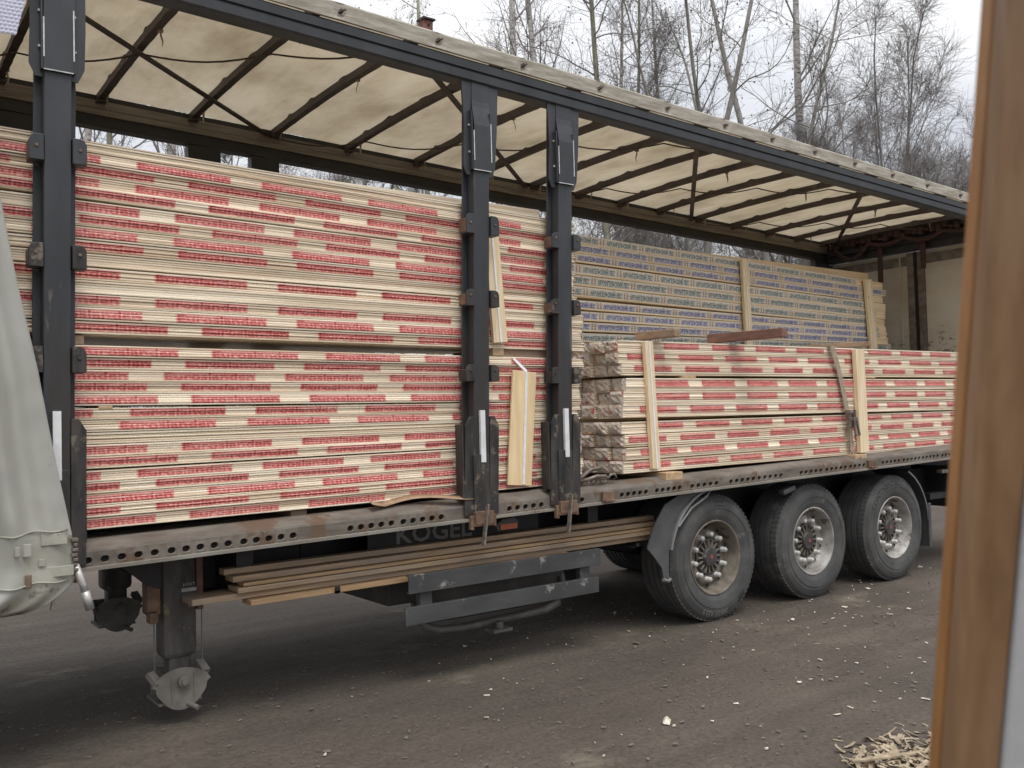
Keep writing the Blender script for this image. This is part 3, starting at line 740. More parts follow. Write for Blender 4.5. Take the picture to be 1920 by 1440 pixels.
# --- wheels ---------------------------------------------------------------
TR_R = .51
def arc_text(mbx, s, R, h, w, ang, y, m):
    """raised lettering bent round the sidewall, read clockwise from outside"""
    v, f = text_flat(s, w, h, .012)
    pts = []
    for a, b in v:
        t = ang - a / R
        pts.append(((R + b) * math.cos(t), y(R + b), (R + b) * math.sin(t)))
    mbx.add(pts, f, m)
SW = [(.296, .020), (.312, .006), (.345, -.006), (.392, -.013), (.432, -.011), (.462, .000), (.484, .014), (.498, .028)]
def side_y(r):
    for (r0_, y0_), (r1_, y1_) in zip(SW[:-1], SW[1:]):
        if r0_ <= r <= r1_: return y0_ + (y1_ - y0_) * (r - r0_) / (r1_ - r0_) - .0022
    return -.01
def tyre_mesh(kind):
    prof = list(SW)
    prof += [(.509, .040), (.51, .052)]
    for g_ in (.10, .165, .225, .29):
        prof += [(.51, g_ - .008), (.497, g_ - .006), (.497, g_ + .006), (.51, g_ + .008)]
    prof += [(.51, .340), (.498, .36), (.45, .392), (.38, .398), (.31, .385), (.29, .37)]
    mbx = MB().lathe(prof, n=72)
    for k in range(72):                       # shoulder notches between tread blocks
        t = 2 * math.pi * k / 72; c, s = math.cos(t), math.sin(t)
        M = Matrix(((c, 0, -s, 0), (0, 1, 0, 0), (s, 0, c, 0), (0, 0, 0, 1)))
        mbx.box(.499, .5125, .030, .088, -.013, .013, 0, M)
    if kind == 0:
        arc_text(mbx, "385/55 R22.5", .447, .036, .30, R_(-96), side_y, 2)
        for c0 in (R_(-44), R_(92)):
            for k in range(4):
                t0 = c0 - R_(3.4) * k
                q = [(.415, t0), (.465, t0 - R_(1.6)), (.465, t0 - R_(3.5)), (.415, t0 - R_(1.9))]
                mbx.add([(r * math.cos(t), side_y(r) - .001, r * math.sin(t)) for r, t in q], [(0, 1, 2, 3)], 1)
        ring = []
    if kind == 2:
        arc_text(mbx, "CONTINENTAL", .437, .046, .56, R_(116), side_y, 1)
    for rr in (.402, .474):                   # moulded rings
        n = 72
        v = []
        for k in range(n):
            t = 2 * math.pi * k / n
            for dr, dy in ((-.0035, .0005), (0, -.0025), (.0035, .0005)):
                v.append(((rr + dr) * math.cos(t), side_y(rr + dr) + dy, (rr + dr) * math.sin(t)))
        mbx.add(v, [(k * 3 + i, ((k + 1) % n) * 3 + i, ((k + 1) % n) * 3 + i + 1, k * 3 + i + 1) for k in range(n) for i in (0, 1)], 0)
    return mbx.mesh("tyre", ["tyre", "tyre_txt", "tyre_txt2"], recalc=True)
def rim_mesh(key):
    prof = [(.300, .024), (.306, .008), (.296, .004), (.286, .012), (.280, .05), (.270, .062), (.266, .115), (.240, .128), (.226, .108), (.214, .098), (.155, .098), (.150, .118), (.0, .118)]
    mbx = MB().lathe(prof, n=56)
    for k in range(10):                       # hand holes show as dark ovals
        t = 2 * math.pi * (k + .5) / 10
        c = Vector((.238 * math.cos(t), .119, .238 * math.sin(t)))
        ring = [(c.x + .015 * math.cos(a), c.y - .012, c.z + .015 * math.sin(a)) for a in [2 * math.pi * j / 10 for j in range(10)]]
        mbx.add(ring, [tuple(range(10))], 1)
    return mbx.mesh("wheel", [key, "hole"], True)
def hub_mesh():
    mbx = MB().lathe([(.150, .110), (.146, .088), (.136, .084), (.128, .100), (.100, .112)], n=40, m=0)
    mbx.lathe([(.10, .112), (.084, .100), (.078, .066), (.070, .056), (.0, .054)], n=32, m=0)
    for k in range(16):
        t = 2 * math.pi * k / 16; c, s = math.cos(t), math.sin(t)
        M = Matrix(((c, 0, -s, 0), (0, 1, 0, 0), (s, 0, c, 0), (0, 0, 0, 1)))
        mbx.box(.080, .136, .078, .112, -.006, .006, 2, M)
    mbx.lathe([(.018, .0535), (.018, .051), (.0, .0505)], n=20, m=1)
    return mbx.mesh("hub", ["hub", "reddot", "rim_brown"])
nut_me = MB().lathe([(.025, .04), (.025, .032), (.0215, .030), (.0205, -.010), (.016, -.016), (.0, -.017)], n=12).lathe([(.031, .041), (.031, .034), (.022, .033)], n=12).mesh("wheel_nut", ["nut"], True)
tyres = [tyre_mesh(0), tyre_mesh(1), tyre_mesh(2)]
rims = {k: rim_mesh(k) for k in ("rim_brown", "rim")}
hub_me = hub_mesh()
for i in range(3):
    for far in (0, 1):
        w = link("wheel", rims["rim_brown" if i == 0 else "rim"], TR)
        w.location = (1.31 * i, 2.44 if far else .055, TR_R - .006)
        w.rotation_euler = (0, 0, math.pi if far else 0)
        if far: w['label'] = None; del w['label']
        spin = [.22, .55, .9][i]
        t = link("tyre", tyres[i], w); t.matrix_parent_inverse = Matrix()
        h = link("hub", hub_me, w); h.matrix_parent_inverse = Matrix()
        if far: continue
        if i == 0: w['label'] = "wheel with brown mud-caked rim"
        for k in range(10):
            a = 2 * math.pi * k / 10 + spin
            n_ = link("wheel_nut", nut_me, w); n_.matrix_parent_inverse = Matrix(); n_.location = (.183 * math.cos(a), .066, .183 * math.sin(a))
    MB().tube([(1.31 * i, .2, TR_R), (1.31 * i, 2.3, TR_R)], .075, 14).build("axle", "black", TR, True)
    MB().tube([(1.31 * i + .28, .62, .72), (1.31 * i + .28, .62, .95)], [.15, .16], 16).build("air_spring", "black", TR, True)
# mudguards
def guard(xc, a0, a1, r, y0, y1, name, extra=None):
    mb = MB(); n = 22; v = []; f = []
    for i in range(n + 1):
        a = R_(a0 + (a1 - a0) * i / n)
        for (rr, yy) in ((r, y1), (r, y0 + .02), (r - .012, y0), (r - .03, y0 - .004), (r - .03, y0 + .006), (r - .012, y0 + .02), (r - .008, y1)):
            v.append((xc + rr * math.cos(a), yy, TR_R + rr * math.sin(a)))
    k = 7
    for i in range(n):
        for j in range(k): f.append((i * k + j, i * k + (j + 1) % k, (i + 1) * k + (j + 1) % k, (i + 1) * k + j))
    mb.add(v, f); o = len(mb.m)
    for q in range(len(mb.m)):
        if q % k in (2, 3): mb.m[q] = 1
    return mb, extra
mb, _ = guard(0, 168, 96, .585, .02, .48, "mudguard")
# flat fore skirt of the first mudguard
sk = [(-.640, 1.00), (-.30, 1.03), (-.13, 1.02)] + [(.585 * math.cos(R_(a)), TR_R + .585 * math.sin(R_(a))) for a in (115, 130, 145, 160, 172, 180)] + [(-.565, .40), (-.60, .36), (-.67, .37), (-.665, .46), (-.80, .62), (-.86, .70), (-.80, .86)]
sk = [(-.10, 1.045), (-.285, 1.022), (-.42, .93), (-.52, .79), (-.572, .62), (-.582, .49), (-.575, .42), (-.60, .405), (-.64, .415), (-.655, .50), (-.74, .60), (-.80, .66), (-.74, .80), (-.60, .98), (-.40, 1.06), (-.10, 1.075)]
mb.prism(sk, .030, .045, 'y', 0)
mb.tube([(-.655, .02, .412), (-.60, .02, .395), (-.575, .02, .41)], .014, 6, 1)
mb.tube([(-.09, .018, 1.06), (-.14, .018, 1.01), (-.32, .02, .93), (-.47, .02, .80)], .010, 6, 1)
mb.build("mudguard", ["fender", "fender_edge"], TR)
mb, _ = guard(2.62, 66, 2, .60, .04, .46, "mudguard")
mb.build("mudguard", ["fender", "fender_edge"], TR)
MB().box(3.20, 3.225, .05, .46, .26, .60).box(3.19, 3.235, .03, .05, .26, .70).build("mud_flap", "fender", TR, bevel=.004)
# things right behind the wheels
mb = MB()
mb.box(3.35, 5.1, .10, .22, .72, .78).box(3.35, 5.1, .35, .40, .70, 1.02).box(3.7, 3.76, .05, .5, .76, 1.05).box(4.95, 5.05, .05, 2.4, .48, .60)
mb.box(3.5, 3.62, .04, .10, .985, 1.02, 1)
mb.build("rear_understructure", ["black", "chain"], TR)
MB().beam((1.02, .05, 1.005), (.86, .06, .965), .07, .045).build("side_marker_lamp", "fender", TR, bevel=.012)
mb = MB().prism([(-2.16, .955), (-2.10, .995), (-2.0, 1.00), (-1.965, .965), (-1.98, .925), (-2.14, .92)], .10, .16, 'y', 0)
mb.box(-2.125, -1.985, .090, .0995, .925, .962, 1)
mb.build("side_marker_lamp", ["fender", "lamp"], TR)
# landing legs
for y, lo in ((.50, .0), (1.9, .20)):
    L = tag(MB().box(-4.27, -4.075, y - .085, y + .085, .36 + lo, 1.02).build("landing_leg", "leg", TR, bevel=.03))
    MB().box(-4.235, -4.105, y - .062, y + .062, .215 + lo, .50 + lo).build("inner_tube", "leg", L, bevel=.02)
    MB().box(-4.345, -4.272, y - .05, y + .06, .62 + lo, .95).box(-4.345, -4.30, y - .1, y - .02, .58 + lo, .64 + lo).build("side_bracket", "rust", L, bevel=.003)
    MB().box(-4.073, -4.035, y - .07, y + .07, .62 + lo, .98).build("side_bracket", "rust", L, bevel=.003)
    foot = [(-4.338, .248), (-4.350, .232), (-4.328, .222)] + [(x_, .084 + abs((x_ + 4.185) / .15) ** 2.2 * .125) for x_ in lin(-4.325, -4.050, 17)] + [(-4.042, .222), (-4.022, .236), (-4.036, .258)] + [(x_, .318 - ((x_ + 4.185) / .15) ** 2 * .055) for x_ in lin(-4.045, -4.325, 13)]
    foot = [(a, b + lo) for a, b in foot]
    mbf = MB().prism(foot[::-1], y - .14, y - .125, 'y').box(-4.29, -4.09, y + .10, y + .115, .13 + lo, .28 + lo)
    mbf.box(-4.31, -4.07, y - .125, y + .12, .12 + lo, .135 + lo).box(-4.245, -4.235, y - .144, y - .141, .15 + lo, .28 + lo).box(-4.12, -4.11, y - .144, y - .141, .15 + lo, .28 + lo)
    mbf.beam((-4.345, y - .07, .30 + lo), (-4.31, y - .13, .24 + lo), .05, .03).beam((-4.06, y - .05, .32 + lo), (-4.045, y - .13, .27 + lo), .045, .03)
    mbf.tube([(-4.18, y - .17, .245 + lo), (-4.18, y + .15, .245 + lo)], .032, 14).tube([(-4.18, y - .185, .245 + lo), (-4.18, y - .16, .245 + lo)], .018, 10)
    mbf.tube([(-4.155, y - .13, .115 + lo), (-4.115, y - .20, .095 + lo)], .014, 8)
    mbf.build("foot", "foot", L)
    if lo == 0:
        lv, lf = text_flat("JOST", .075, .018, .01)
        mbp = MB().box(-4.165, -4.08, y - .0885, y - .0862, .735, .755, 0).box(-4.165, -4.08, y - .0885, y - .0862, .690, .730, 2).box(-4.150, -4.095, y - .0885, y - .0862, .64, .682, 2)
        mbp.add([(-4.1225 + a, y - .0895, .775 + b) for a, b in lv], lf, 0)
        mbp.box(-4.128, -4.118, y - .0897, y - .0886, .645, .677, 1)
        mbp.build("maker_plate", ["plate", "band", "leg"], L, recalc=False)
        MB().tube([(-4.31, y - .05, .28), (-4.31, y - .05, .62)], .004, 5).tube([(-4.04, y - .05, .28), (-4.04, y - .05, .62)], .004, 5).build("return_wire", "tube", L)
MB().prism([(-4.62, .985), (-4.50, .93), (-4.36, .80), (-4.27, .76), (-4.08, .76), (-4.08, 1.0)], .44, .455, 'y').box(-4.24, -4.10, .6, 1.8, .80, .90).build("leg_gusset", "black", TR)
# side underrun guard with spare gear behind it
for z0, z1 in ((.600, .715), (.405, .515)):
    xs0 = -2.885 if z0 > .5 else -2.91
    mbg = MB().rail([(.035, z0), (.035, z1), (.070, z1), (.070, z1 - .008), (.043, z1 - .008), (.043, z0 + .008), (.070, z0 + .008), (.070, z0)], xs0, -1.275 if z0 > .5 else -1.30)
    mbg.build("underrun_beam", "guard", TR, bevel=.002)
for xx in (-2.78, -1.44):
    MB().box(xx, xx + .09, .075, .13, .41, .705).build("underrun_upright", "guard", TR, bevel=.004)
MB().lathe([(.0, -.55), (.16, -.54), (.205, -.49), (.21, -.3), (.21, .3), (.205, .49), (.16, .54), (.0, .55)], (0, 0, 0), 28).build("air_tank", "tank", TR, True)
at_ = [o for o in COL.objects if o.name.startswith("air_tank")][-1]
at_.rotation_euler = (0, 0, R_(90)); at_.location = (-2.0, .48, .50); at_.matrix_parent_inverse = wmat(TR).inverted()
cg = [(-2.50, .60, .60), (-2.52, .58, .36), (-2.47, .55, .26), (-2.36, .54, .215), (-2.15, .54, .20), (-1.75, .54, .21), (-1.42, .54, .215), (-1.27, .55, .24), (-1.19, .57, .32), (-1.19, .6, .44), (-1.26, .62, .58), (-1.36, .62, .64)]
MB().tube(cg, .030, 10).build("spare_carrier_tube", "tube", TR, True)
MB().tube([(-1.9, .45, .22), (-1.9, .45, .165)], .03, 10).box(-1.98, -1.82, .40, .52, .15, .172).build("carrier_knob", "tube", TR)
MB().box(-2.84, -2.52, .40, 1.6, .46, .74).build("spare_carrier", "tank", TR, bevel=.02)
MB().box(-1.55, -1.25, .5, 1.5, .45, .76).build("spare_carrier", "tank", TR, bevel=.02)
# plank hangers
for xx in (-3.35, -2.0, -.85):
    MB().box(xx, xx + .03, .10, .62, .66, .675).box(xx, xx + .03, .10, .112, .66, .70).box(xx, xx + .03, .60, .615, .66, 1.0).build("plank_hanger", "black", TR)
# rusty rope cleats on the side rail
for xc in (-1.255, 2.10):
    MB().box(xc - .055, xc + .055, -.050, -.024, ZD(xc) + .012, ZD(xc) + .085).box(xc - .045, xc + .045, -.075, -.050, ZD(xc) + .012, ZD(xc) + .028).build("rail_cleat", "rust", TR, bevel=.004)

# --- gathered side curtain at the left -----------------------------------
sil = [(2.85, -5.150), (2.4, -5.075), (1.96, -4.985), (1.6, -4.925), (1.3, -4.868), (1.18, -4.845), (1.10, -4.838), (.985, -4.832), (.945, -4.84), (.90, -4.885), (.86, -4.955), (.842, -5.0), (.835, -5.05)]
def curtain():
    mb = MB(); NU = 80; zs = lin(3.95, .835, 120); v = []; f = []
    def xe(z):
        if z >= sil[0][0]: return sil[0][1] - (z - sil[0][0]) * .17
        for (za, xa), (zb, xb) in zip(sil[:-1], sil[1:]):
            if zb <= z <= za: return xa + (xb - xa) * (za - z) / max(1e-6, za - zb)
        return sil[-1][1]
    for z in zs:
        e = xe(z)
        for k in range(NU):
            u = k / (NU - 1); x = e - u * 1.25
            amp = .075 + .03 * u
            low = max(0, min(1, (1.25 - z) / .2))
            fold = amp * (math.sin(u * 19 + .5 * math.sin(z * 1.3) + .5 * z) * .55 + .45 * math.sin(u * 41 + z * 1.7)) * (1 - .55 * low)
            cr = .016 * mnoise.noise((x * 4.1, z * 1.2, 1)) + .006 * abs(mnoise.noise((x * 5 + z * 3, z * 5 - x * 4, 5))) + .0015 * mnoise.noise((x * 15, z * 9, 2))
            y = -.105 - .10 * math.sin(min(1, u * 2.2) * math.pi / 2) + fold * min(1, u * 12) + cr - .05 * low * (.5 + .5 * math.sin(z * 22)) * .2
            zz = z + (.012 * math.sin(x * 9) if z < .9 else 0)
            v.append((x, y, zz))
    n = len(zs)
    for i in range(n - 1):
        for k in range(NU - 1): f.append((i * NU + k, i * NU + k + 1, (i + 1) * NU + k + 1, (i + 1) * NU + k))
    mb.add(v, f)
    q = 0
    for i in range(n - 1):
        for k in range(NU - 1):
            if zs[i] < 1.19 and k < 15: mb.m[q] = 1
            q += 1
    return mb, v, NU, zs
mb, cv, NU, czs = curtain()
CU = mb.build("side_curtain", ["curtain", "curtain_band"], TR, True, recalc=False)
so = CU.modifiers.new("cloth thickness", 'SOLIDIFY'); so.thickness = .006; so.offset = 0
def on_curtain(xq, zq):
    best = min(cv, key=lambda p: (p[0] - xq) ** 2 + (p[2] - zq) ** 2); return best[1]
def patch(xc, zc, w, h, key, t=.006, name="curtain_patch"):
    y = on_curtain(xc, zc) - .012
    MB().box(xc - w / 2, xc + w / 2, y - t, y, zc - h / 2, zc + h / 2).build(name, key, CU, bevel=min(w, h) * .22)
patch(-4.93, 1.165, .115, .055, "curtain_band")
patch(-4.905, 1.01, .12, .05, "curtain_band")
patch(-5.055, 1.13, .035, .06, "curtain"); patch(-5.10, 1.13, .022, .045, "curtain_band", name="buckle")
patch(-5.05, .985, .028, .065, "buckle", .010, "buckle"); patch(-4.985, 1.06, .03, .035, "curtain_band", .005, "buckle")
for zz_ in (1.205, .965):                       # welded hem seams
    sv = [(x_, on_curtain(x_, zz_) - .013, zz_ + .006 * math.sin(x_ * 31)) for x_ in lin(-5.24, -4.865, 24)]
    MB().tube(sv, .0045, 5).build("hem_seam", "curtain_band", CU, True)
mbx = MB()
for q in range(7): mbx.box(-4.852 + .004 * (q % 3), -4.822 - .004 * (q % 2), -.14, -.10, 1.0 + q * .024, 1.016 + q * .024)
mbx.build("curtain_tensioner", "chain", CU, bevel=.003)
mbx = MB().tube([(-4.833, -.12, 1.03), (-4.80, -.12, .93), (-4.79, -.12, .895)], .0175, 12).tube([(-4.79, -.12, .895), (-4.768, -.12, .805)], .0215, 14)
mbx.build("curtain_pole", "rod", CU, True)

# ================================================================== TIMBER PACKS
def profile(h, nb, seed, groove=.0105):
    rnd = random.Random(seed); pr = []
    cut = [0] + sorted((k + rnd.uniform(-.22, .22)) / nb * h for k in range(1, nb)) + [h]
    for k in range(nb):
        o = rnd.uniform(-.005, .005); z0, z1 = cut[k], cut[k + 1]; hb = z1 - z0; ga, gb = groove * rnd.uniform(.4, 1.3), groove * rnd.uniform(.4, 1.1)
        if k == 0: ga = groove * 1.3
        pr += [(z0 + .0004, ga), (z0 + hb * rnd.uniform(.16, .28), o), (z0 + hb * rnd.uniform(.62, .78), o - .001), (z1 - hb * .05, gb)]
    pr.append((h, groove)); return pr
def prof_y(pr, z):
    for (a, ya), (b, yb) in zip(pr[:-1], pr[1:]):
        if a <= z <= b: return ya + (yb - ya) * (z - a) / max(1e-9, b - a)
    return pr[0][1] if z < pr[0][0] else pr[-1][1]
def bundle_mesh(L, h, d, pr, seed, key):
    """boards run along x from 0 to L; front at y=0; crumpled film ends"""
    rnd = random.Random(seed); n = len(pr); mb = MB()
    xs = [0, .02, .05] + lin(.3, L - .3, 9) + [L - .05, L - .02, L]
    v = []
    for x in xs:
        e = min(x, L - x); inset = .010 * max(0, 1 - e / .05)
        for z, y in pr: v.append((x, y + inset * .6 + .0012 * mnoise.noise((x * 3, z * 40, seed)), z if 0 < z < h else (z + (inset if z == 0 else -inset) * .5)))
    f = [(i * n + j, (i + 1) * n + j, (i + 1) * n + j + 1, i * n + j + 1) for i in range(len(xs) - 1) for j in range(n - 1)]
    mb.add(v, f, 0)
    mb.add([(x, y, z) for x in (0, L) for y in (.006, d) for z in (.0, h)], [(1, 3, 7, 5), (0, 4, 6, 2), (2, 6, 7, 3)], 0)
    # ends: shallow crumpled caps
    for x0, s in ((0, -1), (L, 1)):
        ny_, nz_ = 7, 6; vv = []
        for a in range(ny_):
            for b in range(nz_):
                ty, tz = a / (ny_ - 1), b / (nz_ - 1)
                edge = min(ty, 1 - ty, tz, 1 - tz)
                off = s * ((.005 * rnd.uniform(-.8, 1.2) + .011) if edge > .05 else 0)
                vv.append((x0 + off, .004 + ty * (d - .004), tz * h))
        mb.add(vv, [(a * nz_ + b, (a + 1) * nz_ + b, (a + 1) * nz_ + b + 1, a * nz_ + b + 1) for a in range(ny_ - 1) for b in range(nz_ - 1)], 1)
    return mb.mesh("bundle", [key, "film_end"], recalc=True)
def conform(verts, faces, mats, pr, keys, name, lift=.0013):
    """cut flat print along the board joints and lay it on the board faces"""
    bm = bmesh.new(); bv = [bm.verts.new((a, 0, b)) for a, b in verts]
    for fc, m in zip(faces, mats):
        try: ff = bm.faces.new([bv[i] for i in fc]); ff.material_index = m
        except ValueError: pass
    for z, _ in pr[1:-1]:
        bmesh.ops.bisect_plane(bm, geom=bm.verts[:] + bm.edges[:] + bm.faces[:], plane_co=(0, 0, z), plane_no=(0, 0, 1), dist=1e-6)
    for vv in bm.verts:
        vv.co.y = prof_y(pr, vv.co.z) - lift
    bm.normal_update()
    for ff in bm.faces:
        if ff.normal.y > 0: ff.normal_flip()
    me = bpy.data.meshes.new(name); bm.to_mesh(me); bm.free()
    for k in keys: me.materials.append(MT[k])
    return me
WORD, WF = text_flat("Euroslanden", 1, 1, .018, 2)
CYR, CF = text_flat("АРХАНГЕЛЬСКИЙ ЛЕС", 1, 1, .045, 2)
def print_red(pr, blen, zc, zh):
    """one red block with its word, lying on the boards"""
    x0 = 0
    a = conform([(x0, zc - zh / 2), (x0 + blen, zc - zh / 2), (x0 + blen, zc + zh / 2), (x0, zc + zh / 2)], [(0, 1, 2, 3)], [0], pr, ["red", "red_deep"], "print")
    V = [(blen / 2 + p[0] * blen * .965, zc + zh * .03 + p[1] * zh * .92) for p in WORD]
    b = conform(V, WF, [1] * len(WF), pr, ["red", "red_deep"], "print", .0024)
    bm = bmesh.new(); bm.from_mesh(a); bm.from_mesh(b); bm.to_mesh(a); bm.free(); bpy.data.meshes.remove(b)
    return a
def print_cyr(pr, tlen, period, zc, zh, key):
    V = [(-.012, zc - zh * .62), (period - .014, zc - zh * .62), (period - .014, zc + zh * .62), (-.012, zc + zh * .62)]
    a = conform(V, [(0, 1, 2, 3)], [0], pr, ["pale_film", "emblem", key], "print", .0012)
    V, F, Mi = [], [], []
    V += [(tlen / 2 + p[0] * tlen, zc + p[1] * zh) for p in CYR]; F += [tuple(q) for q in CF]; Mi += [2] * len(CF)
    for q in (0, 1):                      # two little fir tree marks after the words
        xc = tlen + (period - tlen) * (.33 + .34 * q); hw = (period - tlen) * .15
        for (zl, wz, hz) in ((-.42, 1.0, .42), (-.05, .75, .38), (.28, .45, .34)):
            o = len(V); z0 = zc + zl * zh
            V += [(xc - hw * wz, z0), (xc + hw * wz, z0), (xc, z0 + hz * zh)]; F.append((o, o + 1, o + 2)); Mi.append(1)
        o = len(V); V += [(xc - hw * .15, zc - .58 * zh), (xc + hw * .15, zc - .58 * zh), (xc + hw * .15, zc - .43 * zh), (xc - hw * .15, zc - .43 * zh)]
        F.append((o, o + 1, o + 2, o + 3)); Mi.append(1)
    b = conform(V, F, Mi, pr, ["pale_film", "emblem", key], "print", .0024)
    bm = bmesh.new(); bm.from_mesh(a); bm.from_mesh(b); bm.to_mesh(a); bm.free(); bpy.data.meshes.remove(b)
    return a

def pack(label, group, x0, L, y0, zl, zu, rows, cols, depth, meshes, prints, seed, core=None, cname="board_pack", flip=False, endfilm=True):
    """zl, zu: (left, right) heights of the pack's underside and top"""
    rnd = random.Random(seed)
    P = thing(cname, label, 'timber pack', (x0, y0, zl[0]), group)
    for r in range(rows):
        ta, tb = r / rows, (r + 1) / rows
        zL0 = zl[0] + (zu[0] - zl[0]) * ta; zR0 = zl[1] + (zu[1] - zl[1]) * ta
        zL1 = zl[0] + (zu[0] - zl[0]) * tb; zR1 = zl[1] + (zu[1] - zl[1]) * tb
        hgt = ((zL1 - zL0) + (zR1 - zR0)) / 2
        for c in range(cols):
            k = (seed * 3 + r * 5 + c * 7) % len(meshes)
            me, mh = meshes[k]
            b = link("bundle", me, P)
            b.location = (x0 + rnd.uniform(-.02, .02) + (rnd.uniform(-.02, .012) if c else 0), y0 + c * depth + rnd.uniform(-.009, .010), zL0)
            b.rotation_euler = (0, -math.atan2(zR0 - zL0, L), rnd.uniform(-.0006, .0006)); b.scale = (1, 1, hgt / mh * (.988 if r < rows - 1 else .985))
            if c == 0 and prints is not None:
                pl, reps, period = prints(r, k)
                ofs = rnd.uniform(.02, L - reps * period + .10)
                for w in range(reps):
                    q = link("print", pl, b); q.matrix_parent_inverse = Matrix()
                    q.location = (ofs + w * period + rnd.uniform(-.004, .004), 0, 0)
    if core:
        MB().box(x0 + .06, x0 + L - .06, y0 + cols * depth + .004, core, zl[0] + .004, max(zu[0] - .01, zl[0] + .01)).build("inner_bundles", "boards_c" if key_c else "boards", P)
    return P
key_c = False
# ---- load A: the tall red-printed stack on the left
LA = 6.0
prA = [profile(.066, 5, s) for s in (11, 12, 13, 14)]
meA = [(bundle_mesh(LA, .066, .157, p_, 20 + i, "boards"), .066) for i, p_ in enumerate(prA)]
ptA = [print_red(prA[i], .515, [.034, .036, .033, .038][i], [.046, .042, .047, .043][i]) for i in range(4)]
XA0 = -7.36
def ra(zL, zR):                              # heights measured at x=-4.75 and x=-1.66, extended to the pack ends
    s = (zR - zL) / 3.09; return (zL + s * (XA0 + 4.75), zL + s * (XA0 + LA + 4.75))
lev = [(1.168, 1.196), (1.474, 1.492), (1.797, 1.784), (2.122, 2.104), (2.178, 2.158), (2.530, 2.492), (2.879, 2.806), (3.196, 3.114)]
namesA = ["bottom pack of the tall red-printed stack at left, resting on the deck", "second pack from the bottom of the tall red-printed stack at left",
          "third red-printed pack from the bottom at left, just under the wide dark gap", "fourth red-printed pack from the bottom at left, just above the wide dark gap",
          "second pack from the top of the tall red-printed stack at left", "topmost pack of the tall red-printed stack at left, under the roof rail"]
seq = [(0, 1, .0), (1, 2, .006), (2, 3, .010), (4, 5, 0), (5, 6, .006), (6, 7, .006)]
for i, (a, b, gp) in enumerate(seq):
    zl, zu = ra(*lev[a]), ra(*lev[b])
    zl = (zl[0] + gp, zl[1] + gp)
    pack(namesA[i], "red-printed packs of the left stack", XA0 + [.0, -.01, .015, .03, -.02, -.03][i], LA, .105, zl, zu, 5, 2, .158, meA,
         (lambda r, k, i=i: (ptA[k], 0 if (i * 5 + r * 3) % 13 in (7, 11) else 8, .695)), 100 + i, core=1.15)
# ---- load B: the low red-printed stack on the right, its film-wrapped ends in view
LB = 5.55
prB = [profile(.1, 6, s, .010) for s in (51, 52, 53, 54)]
meB = [(bundle_mesh(LB, .1, .157, p_, 60 + i, "boards"), .1) for i, p_ in enumerate(prB)]
ptB = [print_red(prB[i], .41, .060, .052) for i in range(4)]
XB0 = -.95
lvB = [((1.235, 1.252), (1.634, 1.622), 4), ((1.656, 1.632), (1.958, 1.972), 3), ((1.982, 1.984), (2.253, 2.263), 3)]
nmB = ["bottom pack of the low red-printed stack at right, four bundles high", "middle pack of the low red-printed stack at right, between two dark gaps", "top pack of the low red-printed stack at right, with dunnage beams lying on it"]
for i, (zl, zu, rows) in enumerate(lvB):
    pack(nmB[i], "red-printed packs of the right stack", XB0 + [0, .012, -.01][i], LB, .095, zl, zu, rows, 6, .158, meB, (lambda r, k: (ptB[k], 9, .565)), 200 + i)
# ---- load C: the far stack with blue Cyrillic print
key_c = True
LC = 5.7
prC = [profile(.1, 4, s, .005) for s in (81, 82, 83)]
meC = [(bundle_mesh(LC, .1, .157, p_, 90 + i, "boards_c"), .1) for i, p_ in enumerate(prC)]
ptC = {k: [print_cyr(prC[i], .40, .507, .055, .066, k) for i in range(3)] for k in ("blue", "teal")}
XC0 = -.98
def rc(zL, zR):
    s = (zR - zL) / 4.94; return (zL + s * (XC0 + .27), zL + s * (XC0 + LC + .27))
lvC = [((1.25, 1.27), (1.60, 1.62), 4, "blue"), ((1.61, 1.63), (1.98, 2.0), 4, "blue"), ((1.99, 2.01), (2.345, 2.37), 4, "teal"),
       ((2.353, 2.380), (2.757, 2.660), 4, "mix"), ((2.769, 2.672), (3.078, 2.957), 3, "teal"), ((3.090, 2.967), (3.350, 3.225), 3, "mix2")]
nmC = ["lowest pack of the far blue-lettered stack, hidden behind the right stack", "second pack of the far blue-lettered stack, behind the right stack", "third pack of the far blue-lettered stack, level with the right stack's top",
       "blue-lettered pack standing just above the dunnage beams on the far side", "far pack with all its lettering in faded teal, between two blue-lettered ones", "topmost far pack with one teal row of lettering over two blue rows"]
for i, (zl, zu, rows, kind) in enumerate(lvC):
    def prt(r, k, kind=kind):
        c = kind if kind in ("blue", "teal") else ("teal" if (kind == "mix" and r == 0) or (kind == "mix2" and r == 2) else "blue")
        return ptC[c][k], 10, .507
    pack(nmC[i], "blue-lettered packs of the far stack", XC0 + [0, .02, 0, .05, .02, 0][i], LC, 1.36, rc(*zl), rc(*zu), rows, 1, .158, meC, prt if i > 1 else None, 300 + i, core=2.3)

# ---- battens, offcuts, straps and dunnage -----------------------------------
def batten(label, p0, p1, w, t, key, band=True, group=None, name="batten"):
    o = MB().beam(p0, p1, w, t, up=(0, 1, 0)).build(name, key, None, bevel=.003)
    tag(o, label, 'batten', group)
    if band:
        d = Vector((0, -t / 2 - .003, 0)); a, b = Vector(p0), Vector(p1)
        MB().beam(a + d + (b - a) * .0, b + d, .014, .004, up=(0, 1, 0)).build("packing_band", "white", o)
    return o
batten("pale batten under a white band, strapped upright near the wrapped ends of the right stack", (-.655, .068, 1.262), (-.70, .068, 2.245), .085, .04, "batten")
batten("pale upright batten beside the ratchet strap on the right stack", (2.125, .062, 1.262), (2.105, .062, 2.245), .14, .045, "batten", False)
batten("left one of the two pale battens strapped to the far blue-lettered stack", (2.07, 1.325, 2.36), (2.035, 1.325, 3.295), .105, .035, "batten")
